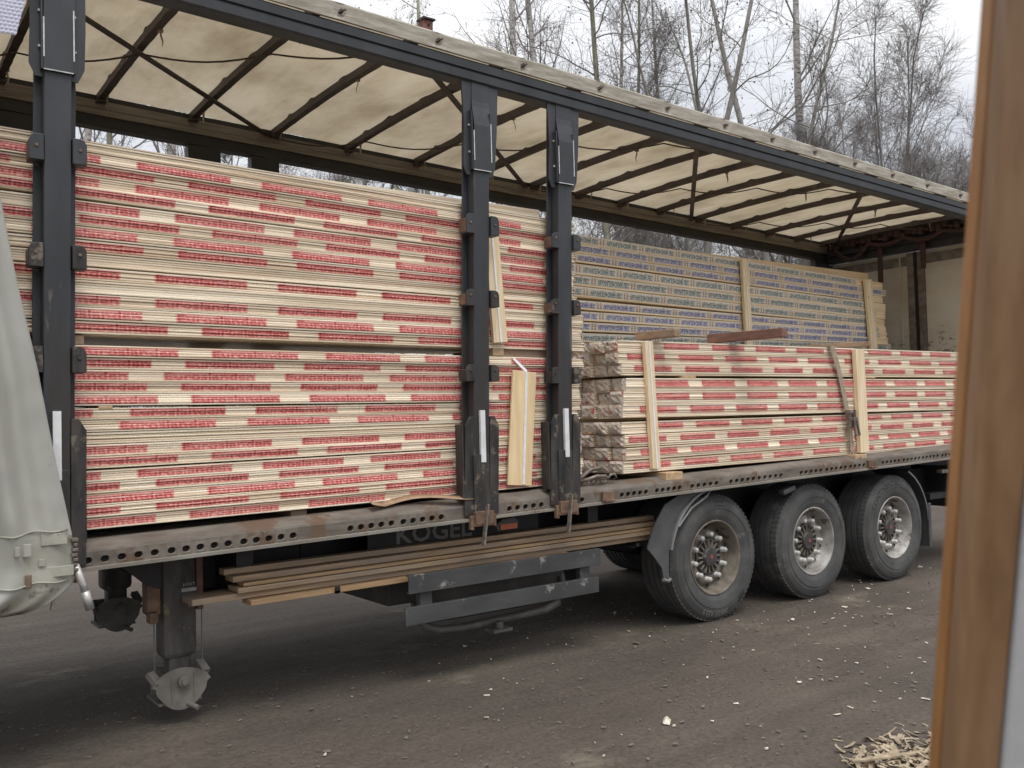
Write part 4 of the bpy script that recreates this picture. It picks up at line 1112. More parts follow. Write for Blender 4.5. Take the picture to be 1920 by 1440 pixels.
batten("right one of the two pale battens strapped to the far blue-lettered stack", (4.39, 1.325, 2.36), (4.32, 1.325, 3.23), .14, .035, "batten")
batten("pale leaning batten half hidden behind the middle post", (-2.105, .075, 2.20), (-2.16, .075, 2.945), .115, .03, "batten", True)
o = batten("wide pale offcut board held by a white band between the two right-hand posts", (-1.975, .070, 1.218), (-1.905, .070, 2.005), .205, .018, "panelwood", False)
MB().beam((-1.945, .058, 1.225), (-1.893, .058, 2.003), .020, .004, up=(0, 1, 0)).beam((-1.893, .058, 2.003), (-1.975, .096, 2.095), .020, .004, up=(0, 1, 0)).build("packing_band", "white", o)

ST = thing("ratchet_strap", "grey-brown ratchet strap hooked over the right stack down to the side rail", 'ratchet strap', (1.85, .05, 1.24))
MB().beam((1.70, .065, 2.262), (1.79, .060, 2.02), .062, .005, up=(0, 1, 0)).beam((1.79, .060, 2.02), (1.885, .055, 1.66), .062, .005, up=(0, 1, 0)).beam((1.70, .066, 2.264), (1.70, .75, 2.272), .062, .005).build("upper_webbing", "strap", ST)
MB().beam((1.905, .055, 1.53), (1.94, .05, 1.27), .062, .005, up=(0, 1, 0)).beam((1.90, .046, 1.50), (1.905, .046, 1.34), .02, .005, up=(0, 1, 0)).build("lower_webbing", "strap", ST)
mb = MB().tube([(1.845, .035, 1.645), (1.945, .035, 1.645)], .022, 10).box(1.850, 1.862, .0, .055, 1.50, 1.67).box(1.93, 1.942, .0, .055, 1.50, 1.67)
mb.box(1.845, 1.95, .006, .020, 1.575, 1.60).beam((1.955, .012, 1.60), (1.985, .0, 1.43), .016, .02, up=(0, 1, 0)).beam((1.90, .006, 1.60), (1.925, .0, 1.43), .016, .02, up=(0, 1, 0)).box(1.915, 1.99, -.004, .012, 1.425, 1.445)
mb.build("ratchet", "chain", ST, bevel=.003)
MB().tube([(1.92, .045, 1.275), (1.915, .03, 1.235), (1.93, .0, 1.205), (1.945, -.005, 1.22)], .008, 8).tube([(1.96, .045, 1.275), (1.975, .03, 1.235), (1.985, .0, 1.205), (1.985, -.005, 1.225)], .008, 8).build("hook", "chain", ST, True)

def beam_thing(name, label, cat, p0, p1, w, h, key, group=None):
    return tag(MB().beam(p0, p1, w, h).build(name, key, None, bevel=.006), label, cat, group)
zt_ = 2.268
beam_thing("dunnage_beam", "pale brown dunnage beam nearest the wrapped ends, jutting from the top of the right stack", 'dunnage beam', (-.62, .25, zt_ + .034), (-.525, -.09, zt_ + .036), .10, .062, "dunnage", "dunnage beams on the right stack")
beam_thing("dunnage_beam", "dark reddish-brown dunnage beam jutting out over the middle of the right stack", 'dunnage beam', (.285, .30, zt_ + .042), (.44, -.36, zt_ + .046), .11, .075, "dunnage_red", "dunnage beams on the right stack")
beam_thing("dunnage_beam", "thin dunnage beam beside the ratchet strap on the right stack", 'dunnage beam', (1.95, .72, zt_ + .026), (2.22, .0, zt_ + .028), .08, .044, "dunnage", "dunnage beams on the right stack")
for (xa, xb, z0, z1, lab) in ((-.61, -.42, 1.165, 1.228, "support beam under the right stack near its wrapped ends"), (1.90, 2.09, 1.20, 1.25, "support beam under the right stack beside the strap hook")):
    tag(MB().box(xa, xb, -.0, 1.1, z0, z1).build("support_beam", "spacer", None, bevel=.006), lab, 'support beam', "support beams under the packs")
for (xa, xb, ya, yb, z0, z1, lab, key) in ((-2.145, -2.055, .10, .6, 2.112, 2.164, "pale spacer block in the wide gap right of the middle post", "spacer"), (-2.045, -1.40, .13, .7, 2.108, 2.160, "grey spacer board in the wide gap between the two right-hand posts", "dunnage"),
        (-4.67, -4.60, .10, .6, 1.789, 1.806, "thin spacer block in the lower gap of the left stack beside the left post", "spacer"), (-.30, -.14, .085, .6, 1.957, 1.983, "small spacer block in the upper gap of the right stack", "spacer"),
        (2.27, 2.42, .085, .6, 1.968, 1.984, "small spacer block right of the upright batten on the right stack", "spacer"), (-4.785, -4.735, .11, .6, 2.125, 2.172, "dark spacer block tucked behind the left post in the wide gap", "dunnage")):
    tag(MB().box(xa, xb, ya, yb, z0, z1).build("spacer_block", key, None, bevel=.003), lab, 'spacer', "spacers between the packs")
for xx in (-7.2, -5.6, -3.6, -1.75):
    tag(MB().box(xx, xx + .1, .16, 1.1, ZD(xx) + .136, 1.163 + .009 * (xx + 4.75) - .004).build("support_beam", "dunnage", None), "support beam in the shade under the left stack", 'support beam', "support beams under the left stack")
for xx in (-.5, 3.6):
    tag(MB().box(xx, xx + .1, 1.4, 2.3, ZD(xx) + .136, 1.248).build("support_beam", "dunnage", None), "support beam hidden under the far stack", 'support beam', "support beams under the far stack")
# loose brown packing band curling on the deck edge
mb = MB(); pts = []
for k in range(15):
    t = k / 14; pts.append((-3.14 + .72 * t, .03 + .05 * math.sin(t * 5), ZD(-3.14 + .72 * t) + .148 + .035 * math.sin(t * math.pi) ** 2 + (.03 * max(0, 1 - t * 7))))
vs = [];
for (x_, y_, z_) in pts: vs += [(x_, y_ - .028, z_ - .008), (x_, y_ + .03, z_ + .012)]
mb.add(vs, [(2 * k, 2 * k + 1, 2 * k + 3, 2 * k + 2) for k in range(14)])
o = mb.build("packing_band", "band", None, True); o.modifiers.new("thickness", 'SOLIDIFY').thickness = .003
tag(o, "brown strip of packing band curling on the deck edge left of the middle post", 'band')
# load tensioner lying by the right post
T = thing("load_tensioner", "rusty load tensioner lying on the deck beside the right post", 'tensioner', (-1.33, .06, 1.19))
zq = ZD(-1.3) + .142
MB().tube([(-1.44, .05, zq + .02), (-1.30, .02, zq + .055), (-1.22, .01, zq + .05)], .014, 8).tube([(-1.43, .08, zq + .03), (-1.30, .09, zq + .10), (-1.21, .08, zq + .11)], .016, 8).build("handle", "chain", T, True)
mb = MB()
for k in range(6):
    c = Vector((-1.40 + .045 * k, .045 + .012 * (k % 2), zq + .018 + .014 * (k % 2))); ring = []
    for q in range(9):
        a = 2 * math.pi * q / 8; ring.append(c + Vector((.030 * math.cos(a), (.016 * math.sin(a) if k % 2 else .003), (.004 if k % 2 else .016 * math.sin(a)))))
    mb.tube(ring, .0065, 6, cap=False)
mb.tube([(-1.17, .05, zq + .03), (-1.15, .04, zq + .055), (-1.12, .03, zq + .06), (-1.105, .03, zq + .035), (-1.13, .03, zq + .02)], .010, 8)
mb.build("chain", "chain", T, True)
tag(MB().prism([(-1.46, zq), (-1.30, zq), (-1.44, zq + .11)], .10, .125, 'y').build("wood_wedge", "spacer", None, bevel=.003), "small wooden wedge leaning by the right post under the wrapped ends", 'wedge')
# planks carried under the deck
pl = [(-3.985, -.53, .845, .880, .22, .30, "plank", "top plank under the deck, darkest of the stack"), (-3.95, -.505, .806, .840, .17, .30, "plank", "second plank from the top under the deck"),
      (-3.90, -.51, .782, .802, .14, .30, "plank_fresh", "fresh yellow plank in the middle of the stack under the deck"), (-3.935, -.55, .748, .778, .13, .30, "plank", "plank just below the fresh yellow one under the deck"),
      (-4.185, -.40, .708, .744, .16, .34, "plank", "longest plank under the deck, its left end reaching the landing leg"), (-3.87, -1.5, .672, .704, .115, .25, "plank_fresh", "lowest plank under the deck, just above the guard beams")]
for i, (xa, xb, z0, z1, ya, yb, key, lab) in enumerate(pl):
    dzz = .03 if i < 5 else .02
    mb = MB(); a = [(xa, ya, z0 - .015), (xa, yb, z0 - .015), (xa, yb, z1 - .015), (xa, ya, z1 - .015)]; c = [(xb, ya, z0 + .0), (xb, yb, z0), (xb, yb, z1), (xb, ya, z1)]
    mb.add(a + c, [(0, 1, 2, 3), (4, 7, 6, 5), (0, 4, 5, 1), (1, 5, 6, 2), (2, 6, 7, 3), (3, 7, 4, 0)])
    tag(mb.build("plank", key, None, bevel=.004), lab, 'plank', "planks carried under the deck")

# ================================================================== WINDOW FRAME AND BUBBLE WRAP BY THE CAMERA
WFm = thing("window_sash", "tilted window sash of orange-brown varnished wood with a grey face at the right", 'window sash', (-5.03, -4.62, 1.2))
SHIFT = Vector((.8030, -.5970, 0)) * .0058
fd = Vector((.5968, .8017, 0)).normalized()
def sash(p_bl, p_tl, p_br, p_tr, ext, thick, key, name, bev=0):
    bl, tl, br, tr = map(Vector, (p_bl, p_tl, p_br, p_tr))
    bl, tl, br, tr = (q + SHIFT for q in (bl, tl, br, tr)); dl, dr = tl - bl, tr - br
    b0, b1, t0, t1 = bl - dl * ext, br - dr * ext, tl + dl * ext, tr + dr * ext
    V = [b0, b1, t1, t0] + [q + fd * thick for q in (b0, b1, t1, t0)]
    return MB().add(V, [(0, 1, 2, 3), (4, 7, 6, 5), (0, 4, 5, 1), (1, 5, 6, 2), (2, 6, 7, 3), (3, 7, 4, 0)]).build(name, key, WFm, bevel=bev)
sash((-5.0405, -4.6066, 1.3858), (-5.1035, -4.7107, 2.0039), (-5.0067, -4.6318, 1.3846), (-5.0662, -4.7385, 2.0027), .7, .020, "frame_wood", "stile", .0025)
e0 = Vector((.8030, -.5970, 0)) * .0015
sash(Vector((-5.0405, -4.6066, 1.3858)) + fd * .0215 - e0, Vector((-5.1035, -4.7107, 2.0039)) + fd * .0215 - e0, Vector((-5.0150, -4.6250, 1.385)) + fd * .0215, Vector((-5.078, -4.729, 2.003)) + fd * .0215, .7, .020, "frame_edge", "rebate_strip", .004)
sash(Vector((-5.0062, -4.6322, 1.3846)) - fd * .004, Vector((-5.0657, -4.7389, 2.0027)) - fd * .004, Vector((-4.9187, -4.6972, 1.3818)) - fd * .004, Vector((-4.982, -4.801, 1.9999)) - fd * .004, .7, .028, "jamb", "grey_face", .003)

mb = MB(); nu, nv = 121, 97; v = []; f = []
for j in range(nv):
    tz = j / (nv - 1)
    for i in range(nu):
        tx = i / (nu - 1)
        x = -5.62 + tx * (.66 - .12 * tz); z = 4.10 - tz * .50 - .03 * tx
        sh = 2 if (j // 4) % 2 else 0
        bub = .010 * max(0, math.sin((i + sh) * math.pi / 4) * math.sin(j * math.pi / 4)) if True else 0
        bub = .011 * abs(math.sin((i + sh) * math.pi / 4) * math.sin(j * math.pi / 4)) ** .6
        y = -.135 - bub - .03 * math.sin(tx * 5 + tz * 2) - .03 * mnoise.noise((x * 5, z * 5, 2))
        v.append((x, y, z))
f = [(j * nu + i, j * nu + i + 1, (j + 1) * nu + i + 1, (j + 1) * nu + i) for j in range(nv - 1) for i in range(nu - 1)]
o = MB().add(v, f).build("bubble_wrap", "wrap", None, True)
tag(o, "bluish bubble wrap sheet hanging from the roof rail left of the left post", 'bubble wrap')

# ================================================================== TREES
def norm(a): return a / np.maximum(np.linalg.norm(a, axis=-1, keepdims=True), 1e-9)
def grow(start, d, L, k, wob, trop, rng):
    n = len(start); P = [start]; d = norm(d)
    for j in range(k):
        d = norm(d + rng.normal(0, wob, (n, 3)) + np.array([0, 0, trop]) * (j + 1) / k)
        P.append(P[-1] + d * (L / k)[:, None])
    return np.stack(P, 1)
def spawn(P, R0, m, u0, u1, ang, rng, angj=.15):
    """m children along every path; returns starts, directions, parent radius, u"""
    n, k1, _ = P.shape; k = k1 - 1
    u = rng.uniform(u0, u1, (n, m)); s = u * k; i = np.minimum(s.astype(int), k - 1); fr = (s - i)[..., None]
    idx = np.arange(n)[:, None]
    a, b = P[idx, i], P[idx, i + 1]; st = a + (b - a) * fr; t = norm(b - a)
    pr = norm(np.cross(t, rng.normal(0, 1, (n, m, 3))))
    an = ang + rng.normal(0, angj, (n, m, 1))
    d = t * np.cos(an) + pr * np.sin(an)
    Rp = R0[:, None] * (1 - .8 * u)
    return st.reshape(-1, 3), d.reshape(-1, 3), Rp.reshape(-1), u.reshape(-1), np.repeat(np.arange(n), m)
def tubes(P, r0, r1, ns):
    n, k1, _ = P.shape
    T = np.empty_like(P); T[:, 1:-1] = P[:, 2:] - P[:, :-2]; T[:, 0] = P[:, 1] - P[:, 0]; T[:, -1] = P[:, -1] - P[:, -2]
    T = norm(T); ref = np.where(np.abs(T[..., 2:3]) < .9, np.array([0, 0, 1.]), np.array([1., 0, 0]))
    A = norm(np.cross(T, ref)); B = np.cross(T, A)
    t = np.linspace(0, 1, k1)[None, :]; R = r0[:, None] * (1 - t) + r1[:, None] * t
    an = 2 * np.pi * np.arange(ns) / ns
    V = P[:, :, None, :] + (A[:, :, None, :] * np.cos(an)[:, None] + B[:, :, None, :] * np.sin(an)[:, None]) * R[:, :, None, None]
    base = (np.arange(n)[:, None, None] * k1 + np.arange(k1 - 1)[None, :, None]) * ns; j = np.arange(ns)[None, None, :]; j2 = (j + 1) % ns
    F = np.stack([base + j, base + j2, base + ns + j2, base + ns + j], -1).reshape(-1, 4)
    return V.reshape(-1, 3), F
def np_mesh(name, parts, keys, smooth=True):
    off = 0; V, F, M = [], [], []
    for v, f, m in parts:
        V.append(v); F.append(f + off); M.append(np.full(len(f), m)); off += len(v)
    V = np.concatenate(V).astype(np.float32); F = np.concatenate(F).astype(np.int32); M = np.concatenate(M).astype(np.int32)
    me = bpy.data.meshes.new(name); me.vertices.add(len(V)); me.vertices.foreach_set("co", V.ravel())
    me.loops.add(F.size); me.loops.foreach_set("vertex_index", F.ravel()); me.polygons.add(len(F))
    me.polygons.foreach_set("loop_start", np.arange(0, F.size, 4, dtype=np.int32)); me.polygons.foreach_set("loop_total", np.full(len(F), 4, dtype=np.int32))
    for k in keys: me.materials.append(MT[k])
    me.polygons.foreach_set("material_index", M); me.update(calc_edges=True); me.validate()
    if smooth: me.polygons.foreach_set("use_smooth", np.ones(len(F), bool))
    return me
TRUNK_LAST = []; TRUNK_AT = {}
def make_tree(seed, H, r0, style):
    rng = np.random.default_rng(seed)
    if style == 'multi':
        ns_ = 9; st = np.zeros((ns_, 3)); st[:, :2] = rng.normal(0, .35, (ns_, 2)); d = np.concatenate([rng.normal(0, .30, (ns_, 2)), np.ones((ns_, 1))], 1)
        P = grow(st, d, np.full(ns_, H) * rng.uniform(.62, 1.05, ns_), 12, .06, .02, rng); R0 = r0 * rng.uniform(.4, .8, ns_); nb = 20; lo = .10
    elif style == 'fork':
        P0 = grow(np.zeros((1, 3)), np.array([[.03, 0, 1.]]), np.array([H]), 14, .045, .03, rng)
        P1 = grow(np.tile(P0[:, 4], (2, 1)), np.array([[.35, .1, 1.], [-.30, .2, 1.]]), np.array([H * .62, H * .55]), 14, .06, .05, rng)
        P = np.concatenate([P0, P1]); R0 = np.array([r0, r0 * .62, r0 * .55]); nb = 15; lo = .22
    else:
        P = grow(np.zeros((1, 3)), np.array([[rng.normal(0, .03), rng.normal(0, .03), 1.]]), np.array([H]), 16, {'birch': .012, 'aspen': .018}[style], .03, rng); R0 = np.array([r0]); nb = 34; lo = .20
    TRUNK_LAST[:] = [P[0][int(np.argmin(abs(P[0][:, 2] - (9.5 if style != 'multi' else 1.0))))][:2]]
    trunk = [(*tubes(P, R0, R0 * .22, 8), 0)]
    ang = {'birch': .72, 'multi': .50, 'fork': .95, 'aspen': 1.0}[style]
    st, d, Rp, u, pi = spawn(P, R0, nb, lo, .985, ang, rng)
    Lb = H * (.30 if style != 'multi' else .34) * (1.08 - u) ** .75 * rng.uniform(.6, 1.15, len(u))
    B = grow(st, d, Lb, 8, .085 if style in ('birch', 'multi') else .15, .16 if style in ('birch', 'multi') else .10, rng)
    Rb = np.clip(Rp * .36, .008, .038)
    crown = []
    trunk.append((*tubes(B, Rb, np.full(len(Rb), .006), 5), 1))
    st, d, Rp, u, pi = spawn(B, Rb, (11 if style == 'multi' else 9), .15, 1, .75, rng)
    Ls = Lb[pi] * .42 * (1.2 - u) * rng.uniform(.6, 1.2, len(u)) + .15
    S = grow(st, d, Ls, 5, .16, .04 if style != 'birch' else -.02, rng); Rs = np.clip(Rp * .5, .0045, .013)
    crown.append((*tubes(S, Rs, np.full(len(Rs), .0045), 3), 0))
    st, d, Rp, u, pi = spawn(S, Rs, {'birch': 6, 'multi': 8, 'fork': 6, 'aspen': 5}[style], .1, 1, .7, rng)
    Lt = rng.uniform(.25, .75, len(u))
    Tw = grow(st, d, Lt, 3, .16, {'birch': -.16, 'multi': .0, 'fork': .02, 'aspen': .02}[style], rng)
    crown.append((*tubes(Tw, np.full(len(Tw), .0036), np.full(len(Tw), .0022), 3), 0))
    if style in ('fork', 'aspen'):            # last year's cones and curled leaves
        pk = Tw[rng.random(len(Tw)) < .22][:, -1]; q = rng.uniform(.014, .027, len(pk))
        o6 = np.array([[1, 0, 0], [0, 1, 0], [-1, 0, 0], [0, -1, 0], [0, 0, 1.3], [0, 0, -1.3]])
        V = (pk[:, None, :] + o6[None] * q[:, None, None]).reshape(-1, 3)
        q4 = np.array([[0, 1, 4, 4], [1, 2, 4, 4], [2, 3, 4, 4], [3, 0, 4, 4]])
        q4 = np.array([[0, 4, 2, 5], [1, 4, 3, 5], [0, 1, 2, 3]])
        F = (np.arange(len(pk))[:, None, None] * 6 + q4[None]).reshape(-1, 4)
        crown.append((V, F, 0))
    bk = {'birch': 'birch', 'multi': 'bark', 'fork': 'bark', 'aspen': 'aspen'}[style]; tw = 'twig' if style in ('birch', 'multi') else 'twig2'
    return np_mesh("trunk", trunk, [bk, tw]), np_mesh("crown", crown, [tw])
PROTO = {}
for k, a_ in {'birch1': (1, 18, .17, 'birch'), 'birch2': (2, 17, .155, 'birch'), 'aspen1': (3, 18, .125, 'aspen'), 'fork1': (4, 16, .135, 'fork'), 'multi1': (5, 12.5, .09, 'multi'), 'multi2': (6, 10.5, .08, 'multi')}.items():
    PROTO[k] = make_tree(*a_); TRUNK_AT[k] = np.array(TRUNK_LAST[0])      # where the trunk stands at mid height
TREES = [('aspen1', 6.9, 17.4, .72, 0, "thin grey tree beside the pine above the roof rail", 'tree'), ('aspen1', 7.75, 16.9, .95, 2.1, "grey tree carrying the reddish nest box", 'tree'),
         ('birch1', 8.4, 13.8, 1.0, .5, "left one of two white birches standing close together above the middle post", 'birch'), ('birch2', 9.05, 13.45, 1.0, 3.0, "right one of two white birches standing close together above the middle post", 'birch'),
         ('aspen1', 10.4, 12.6, 1.0, 4.0, "straight greenish-barked tree right of the two white birches", 'tree'), ('birch2', 13.4, 15.1, .9, 1.2, "thin birch just right of the straight greenish-barked tree", 'birch'), ('aspen1', 13.9, 14.9, .9, 5.2, "slender grey tree left of the thin pale birch", 'tree'),
         ('birch1', 14.5, 14.3, .8, 2.2, "thin pale birch left of the big forked tree", 'birch'), ('fork1', 12.95, 10.65, 1.0, .3, "big dark forked tree dotted with cones above the right end of the trailer", 'tree'), ('fork1', 13.7, 10.75, 1.05, 2.6, "grey forked tree standing close behind the big dark one", 'tree'),
         ('birch1', 16.1, 10.6, 1.05, 4.4, "pale birch with long rising limbs right of the forked trees", 'birch'), ('multi1', 17.9, 9.3, 1.0, .0, "bushy many-stemmed tree forming a dome of fine twigs at right", 'tree'), ('multi1', 19.6, 8.9, .88, 2.0, "fine-twigged bushy tree at the right-hand edge of the wood", 'tree'), ('multi2', 23.5, 9.9, .82, 1.0, "low bush of fine twigs beside the window sash", 'shrub'),
         ('birch2', -.3, 20.4, 1.0, .8, "left one of two trunks seen in the gap right of the left post", 'birch'), ('aspen1', .15, 20.2, 1.0, 1.9, "darker right one of two trunks in the gap right of the left post", 'tree'), ('birch1', .9, 17.5, 1.0, 2.9, "left pale trunk of the pair left of the dark far posts", 'birch'), ('birch2', 1.35, 17.1, 1.0, 4.9, "right pale trunk of the pair left of the dark far posts", 'birch'),
         ('multi2', 5.2, 19.8, 1.0, .4, "bushy tree behind the gap above the middle of the left stack", 'tree'), ('multi2', 10.8, 13.5, .9, 3.4, "brushy tree whose twigs fill the gap above the far stack", 'tree'), ('multi1', 15.2, 13.6, .95, 5.0, "brushy tree between the thin pale birch and the forked trees", 'tree'), ('multi1', 16.9, 9.5, .95, 3.3, "fine-twigged bushy tree between the pale birch and the right-hand dome", 'tree'), ('multi2', 20.6, 7.9, 1.0, 5.5, "lower bushy tree at the foot of the right-hand dome of twigs", 'tree'), ('multi2', 21.5, 12.5, 1.1, 2.5, "bushy tree far back behind the right-hand dome of twigs", 'tree')]
for i, (k, x_, y_, s_, rz, lab, cat) in enumerate(TREES):
    T = thing("birch_tree" if cat == 'birch' else ("shrub" if cat == 'shrub' else "bare_tree"), lab, cat, (x_, y_, -.1), "bare trees behind the trailer")
    T.rotation_euler = (0, 0, rz); T.scale = (s_, s_, s_)
    ax = TRUNK_AT[k] * s_; T.location = (x_ - ax[0] * math.cos(rz) + ax[1] * math.sin(rz), y_ - ax[0] * math.sin(rz) - ax[1] * math.cos(rz), -.1)
    for nm, me in zip(("trunk", "crown"), PROTO[k]):
        c = bpy.data.objects.new(nm, me); COL.objects.link(c); c.parent = T
# pines
def pine(seed, H, r0):
    rng = np.random.default_rng(seed)
    P = grow(np.zeros((1, 3)), np.array([[0.02, 0, 1.]]), np.array([H]), 12, .02, .03, rng); R0 = np.array([r0])
    st, d, Rp, u, _ = spawn(P, R0, 46, .35, .99, 1.25, rng); Lb = H * .17 * (1.15 - u) * rng.uniform(.6, 1.2, len(u))
    B = grow(st, d, Lb, 5, .12, .15, rng)
    st, d, Rp, u2, pi = spawn(B, np.full(len(B), .03), 12, .3, 1, .7, rng)
    S = grow(st, d, np.full(len(st), .35), 2, .1, .2, rng)
    st, d, Rp, u3, pi = spawn(S, np.full(len(S), .01), 26, .2, 1, .8, rng)
    e = norm(d) * rng.uniform(.07, .13, len(d))[:, None]; w = norm(np.cross(e, rng.normal(0, 1, e.shape))) * .006
    V = np.stack([st - w, st + w, st + e + w * .4, st + e - w * .4], 1).reshape(-1, 3); F = np.arange(len(V)).reshape(-1, 4)
    return np_mesh("trunk", [(*tubes(P, R0, R0 * .2, 8), 0), (*tubes(B, np.full(len(B), .03), np.full(len(B), .012), 4), 0)], ['bark']), np_mesh("crown", [(V, F, 0), (*tubes(S, np.full(len(S), .01), np.full(len(S), .006), 3), 0)], ['needle'], False)
PN = pine(9, 15, .14)
for (x_, y_, s_, rz, lab) in ((8.2, 21.4, 1.02, 0, "dark pine whose needles show above the roof rail at left"), (5.0, 24.0, .72, 2, "pine seen through the gap right of the dark far posts"), (8.6, 24.6, .70, 4, "pine seen through the gap above the middle of the left stack"), (13.5, 19.5, .62, 1, "pine low behind the far stack")):
    T = thing("pine_tree", lab, 'pine', (x_, y_, -.1), "pines behind the trailer"); T.rotation_euler = (0, 0, rz); T.scale = (s_,) * 3
    for nm, me in zip(("trunk", "crown"), PN):
        c = bpy.data.objects.new(nm, me); COL.objects.link(c); c.parent = T
# nest box on its trunk
NB = thing("nest_box", "reddish wooden nest box fixed high on a grey tree trunk", 'nest box', (7.62, 16.70, 12.2))
MB().box(7.47, 7.77, 16.45, 16.72, 12.25, 12.70).build("box", "brick", NB, bevel=.006)
MB().box(7.42, 7.82, 16.38, 16.76, 12.702, 12.745).build("lid", "dgrey2", NB)
MB().tube([(7.62, 16.447, 12.56), (7.62, 16.43, 12.56)], .04, 12).build("entrance_hole", "hole", NB)
# far wood: one mass of saplings
rng = np.random.default_rng(40)
n = 230
st = np.zeros((n, 3)); t = rng.uniform(0, 1, n); st[:, 0] = -4 + 46 * t + rng.normal(0, 3, n); st[:, 1] = 36 - 15 * t + rng.uniform(0, 16, n); st[:, 2] = -.1
P = grow(st, np.concatenate([rng.normal(0, .06, (n, 2)), np.ones((n, 1))], 1), rng.uniform(3.5, 7.2, n), 8, .05, .03, rng); R0 = rng.uniform(.03, .09, n)
b_, d_, Rp, u_, pi_ = spawn(P, R0, 20, .08, .98, .8, rng); Lb = 1.7 * (1.1 - u_) * rng.uniform(.5, 1.2, len(u_)) + .3
B = grow(b_, d_, Lb, 4, .14, .10, rng)
s_, dd, Rp2, u2, _ = spawn(B, np.full(len(B), .014), 6, .15, 1, .7, rng)
S = grow(s_, dd, rng.uniform(.4, 1.1, len(s_)), 2, .15, 0, rng)
fw = bpy.data.objects.new("far_woods", np_mesh("far_woods", [(*tubes(P, R0, R0 * .2, 5), 0), (*tubes(B, np.full(len(B), .014), np.full(len(B), .007), 3), 1), (*tubes(S, np.full(len(S), .008), np.full(len(S), .005), 3), 1)], ['bark', 'brush']))
COL.objects.link(fw); tag(fw, "far wood of bare saplings and brush behind the yard", 'wood', kind='stuff')

# ================================================================== LITTER ON THE GROUND
rng = random.Random(3)
def gz(x, y):
    z = .018 * mnoise.noise((x * .55, y * .9, 0)) + .010 * mnoise.noise((x * 1.9, y * 2.6, 3)) + .005 * mnoise.noise((x * 7, y * 7, 9))
    if -1 < x < 4 and -.3 < y < .9: z *= .35
    return z - .006
def chips(n, area, size, key, name, label, dens=None):
    mb = MB(); c = 0
    while c < n:
        x_, y_ = rng.uniform(*area[0]), rng.uniform(*area[1])
        if dens and rng.random() > dens(x_, y_): continue
        c += 1
        L = rng.uniform(*size) * (2.2 if rng.random() < .18 else 1); w = L * rng.uniform(.25, .7); h = rng.uniform(.002, .006)
        M = Matrix.Translation((x_, y_, gz(x_, y_) + .004 + h * .6)) @ Matrix.Rotation(rng.uniform(0, 6.3), 4, 'Z') @ Matrix.Rotation(rng.uniform(-.3, .3), 4, 'X')
        k = rng.uniform(.3, .9)
        mb.add([(-L / 2, -w / 2, 0), (L / 2, -w / 2 * k, 0), (L / 2, w / 2 * k, h), (-L / 2, w / 2, 0), (-L / 2, -w / 2, h), (L / 2, -w / 2 * k, h * 1.3), (L / 2 * .9, w / 2 * k, h * 1.5), (-L / 2, w / 2, h)], [(4, 5, 6, 7), (0, 1, 5, 4), (1, 2, 6, 5), (2, 3, 7, 6), (3, 0, 4, 7)], 0, M)
    o = mb.build(name, key, None); tag(o, label, 'litter', kind='stuff'); return o
def right_heavy(x, y):
    t = (x * .80 - y * .60 + 3.0) / 4.0; return max(.05, min(1, t)) * (.35 + .65 * max(0, mnoise.noise((x * 1.1, y * 1.1, 8)) + .45))
chips(380, ((-4.5, 6), (-3.2, .9)), (.009, .024), "chip", "wood_chips", "small pale wood chips scattered over the dirt", right_heavy)
chips(4200, ((-5.2, 6), (-3.3, 2)), (.005, .015), "chip2", "stone_chips", "small grey stone chips trodden into the dirt", lambda x, y: .35 + .65 * max(0, mnoise.noise((x * .8, y * 1.4, 3)) + .4))
chips(170, ((-5, 6), (-3.4, 1.5)), (.010, .026), "brush", "bark_crumbs", "dark bark crumbs scattered over the dirt", None)
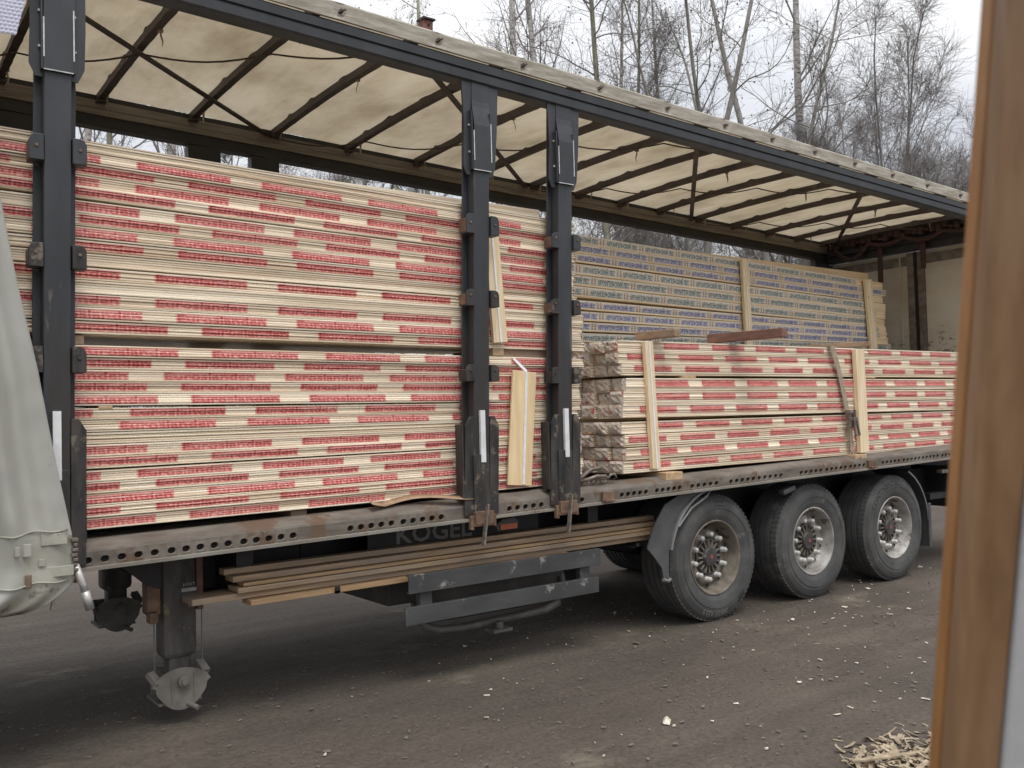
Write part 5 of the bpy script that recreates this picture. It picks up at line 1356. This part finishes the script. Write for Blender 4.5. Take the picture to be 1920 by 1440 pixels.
# shavings heap beside the sash
mb = MB()
for k in range(800):
    x_ = -1.72 + rng.gauss(0, .26); y_ = -2.62 + rng.gauss(0, .17)
    if (x_ + 1.7) * .8 - (y_ + 2.6) * .6 < -.28: continue
    L = rng.uniform(.02, .07) * (2.2 if rng.random() < .12 else 1); w = rng.uniform(.004, .013); az = rng.uniform(0, 6.3); el = rng.uniform(-.2, .6); curl = rng.uniform(-.8, .8)
    hz = .05 * math.exp(-(((x_ + 1.62) / .3) ** 2 + ((y_ + 2.68) / .2) ** 2)) * rng.random()
    p = Vector((x_, y_, gz(x_, y_) + .006 + hz)); d = Vector((math.cos(az) * math.cos(el), math.sin(az) * math.cos(el), math.sin(el) * .5)); s = Vector((-math.sin(az), math.cos(az), rng.uniform(-.4, .4))).normalized()
    V = []
    for q in range(5):
        V += [p - s * w, p + s * w]; p = p + d * L / 4; d = (d + Vector((0, 0, curl * .35))).normalized(); p.z = max(p.z, .004)
    mb.add(V, [(2 * q, 2 * q + 1, 2 * q + 3, 2 * q + 2) for q in range(4)])
o = mb.build("wood_shavings", "shaving", None, True); tag(o, "heap of pale wood shavings and splinters on the dirt beside the window sash", 'shavings', kind='stuff')
for (p0, p1, w, lab) in (((-1.93, -2.42, .03), (-1.62, -2.60, .05), .028, "long pale splinter lying on the shavings heap"), ((-2.02, -2.48, .015), (-1.80, -2.66, .03), .022, "short bark-edged splinter at the left tip of the shavings heap")):
    tag(MB().beam(p0, p1, w, .008).build("splinter", "shaving", None), lab, 'splinter')
x_, y_ = -2.13, -1.42
z_ = gz(x_, y_)
tag(MB().add([(x_ - .03, y_, z_ + .01), (x_ + .0, y_ - .02, z_ + .004), (x_ + .035, y_ + .005, z_ + .018), (x_ + .01, y_ + .03, z_ + .03), (x_ - .015, y_ + .02, z_ + .012), (x_ + .005, y_ + .005, z_ + .045)], [(0, 1, 5), (1, 2, 5), (2, 3, 5), (3, 4, 5), (4, 0, 5), (0, 4, 3, 2, 1)]).build("crumpled_paper", "chip", None), "crumpled pale scrap lying alone on the dirt at the bottom centre-right", 'scrap')
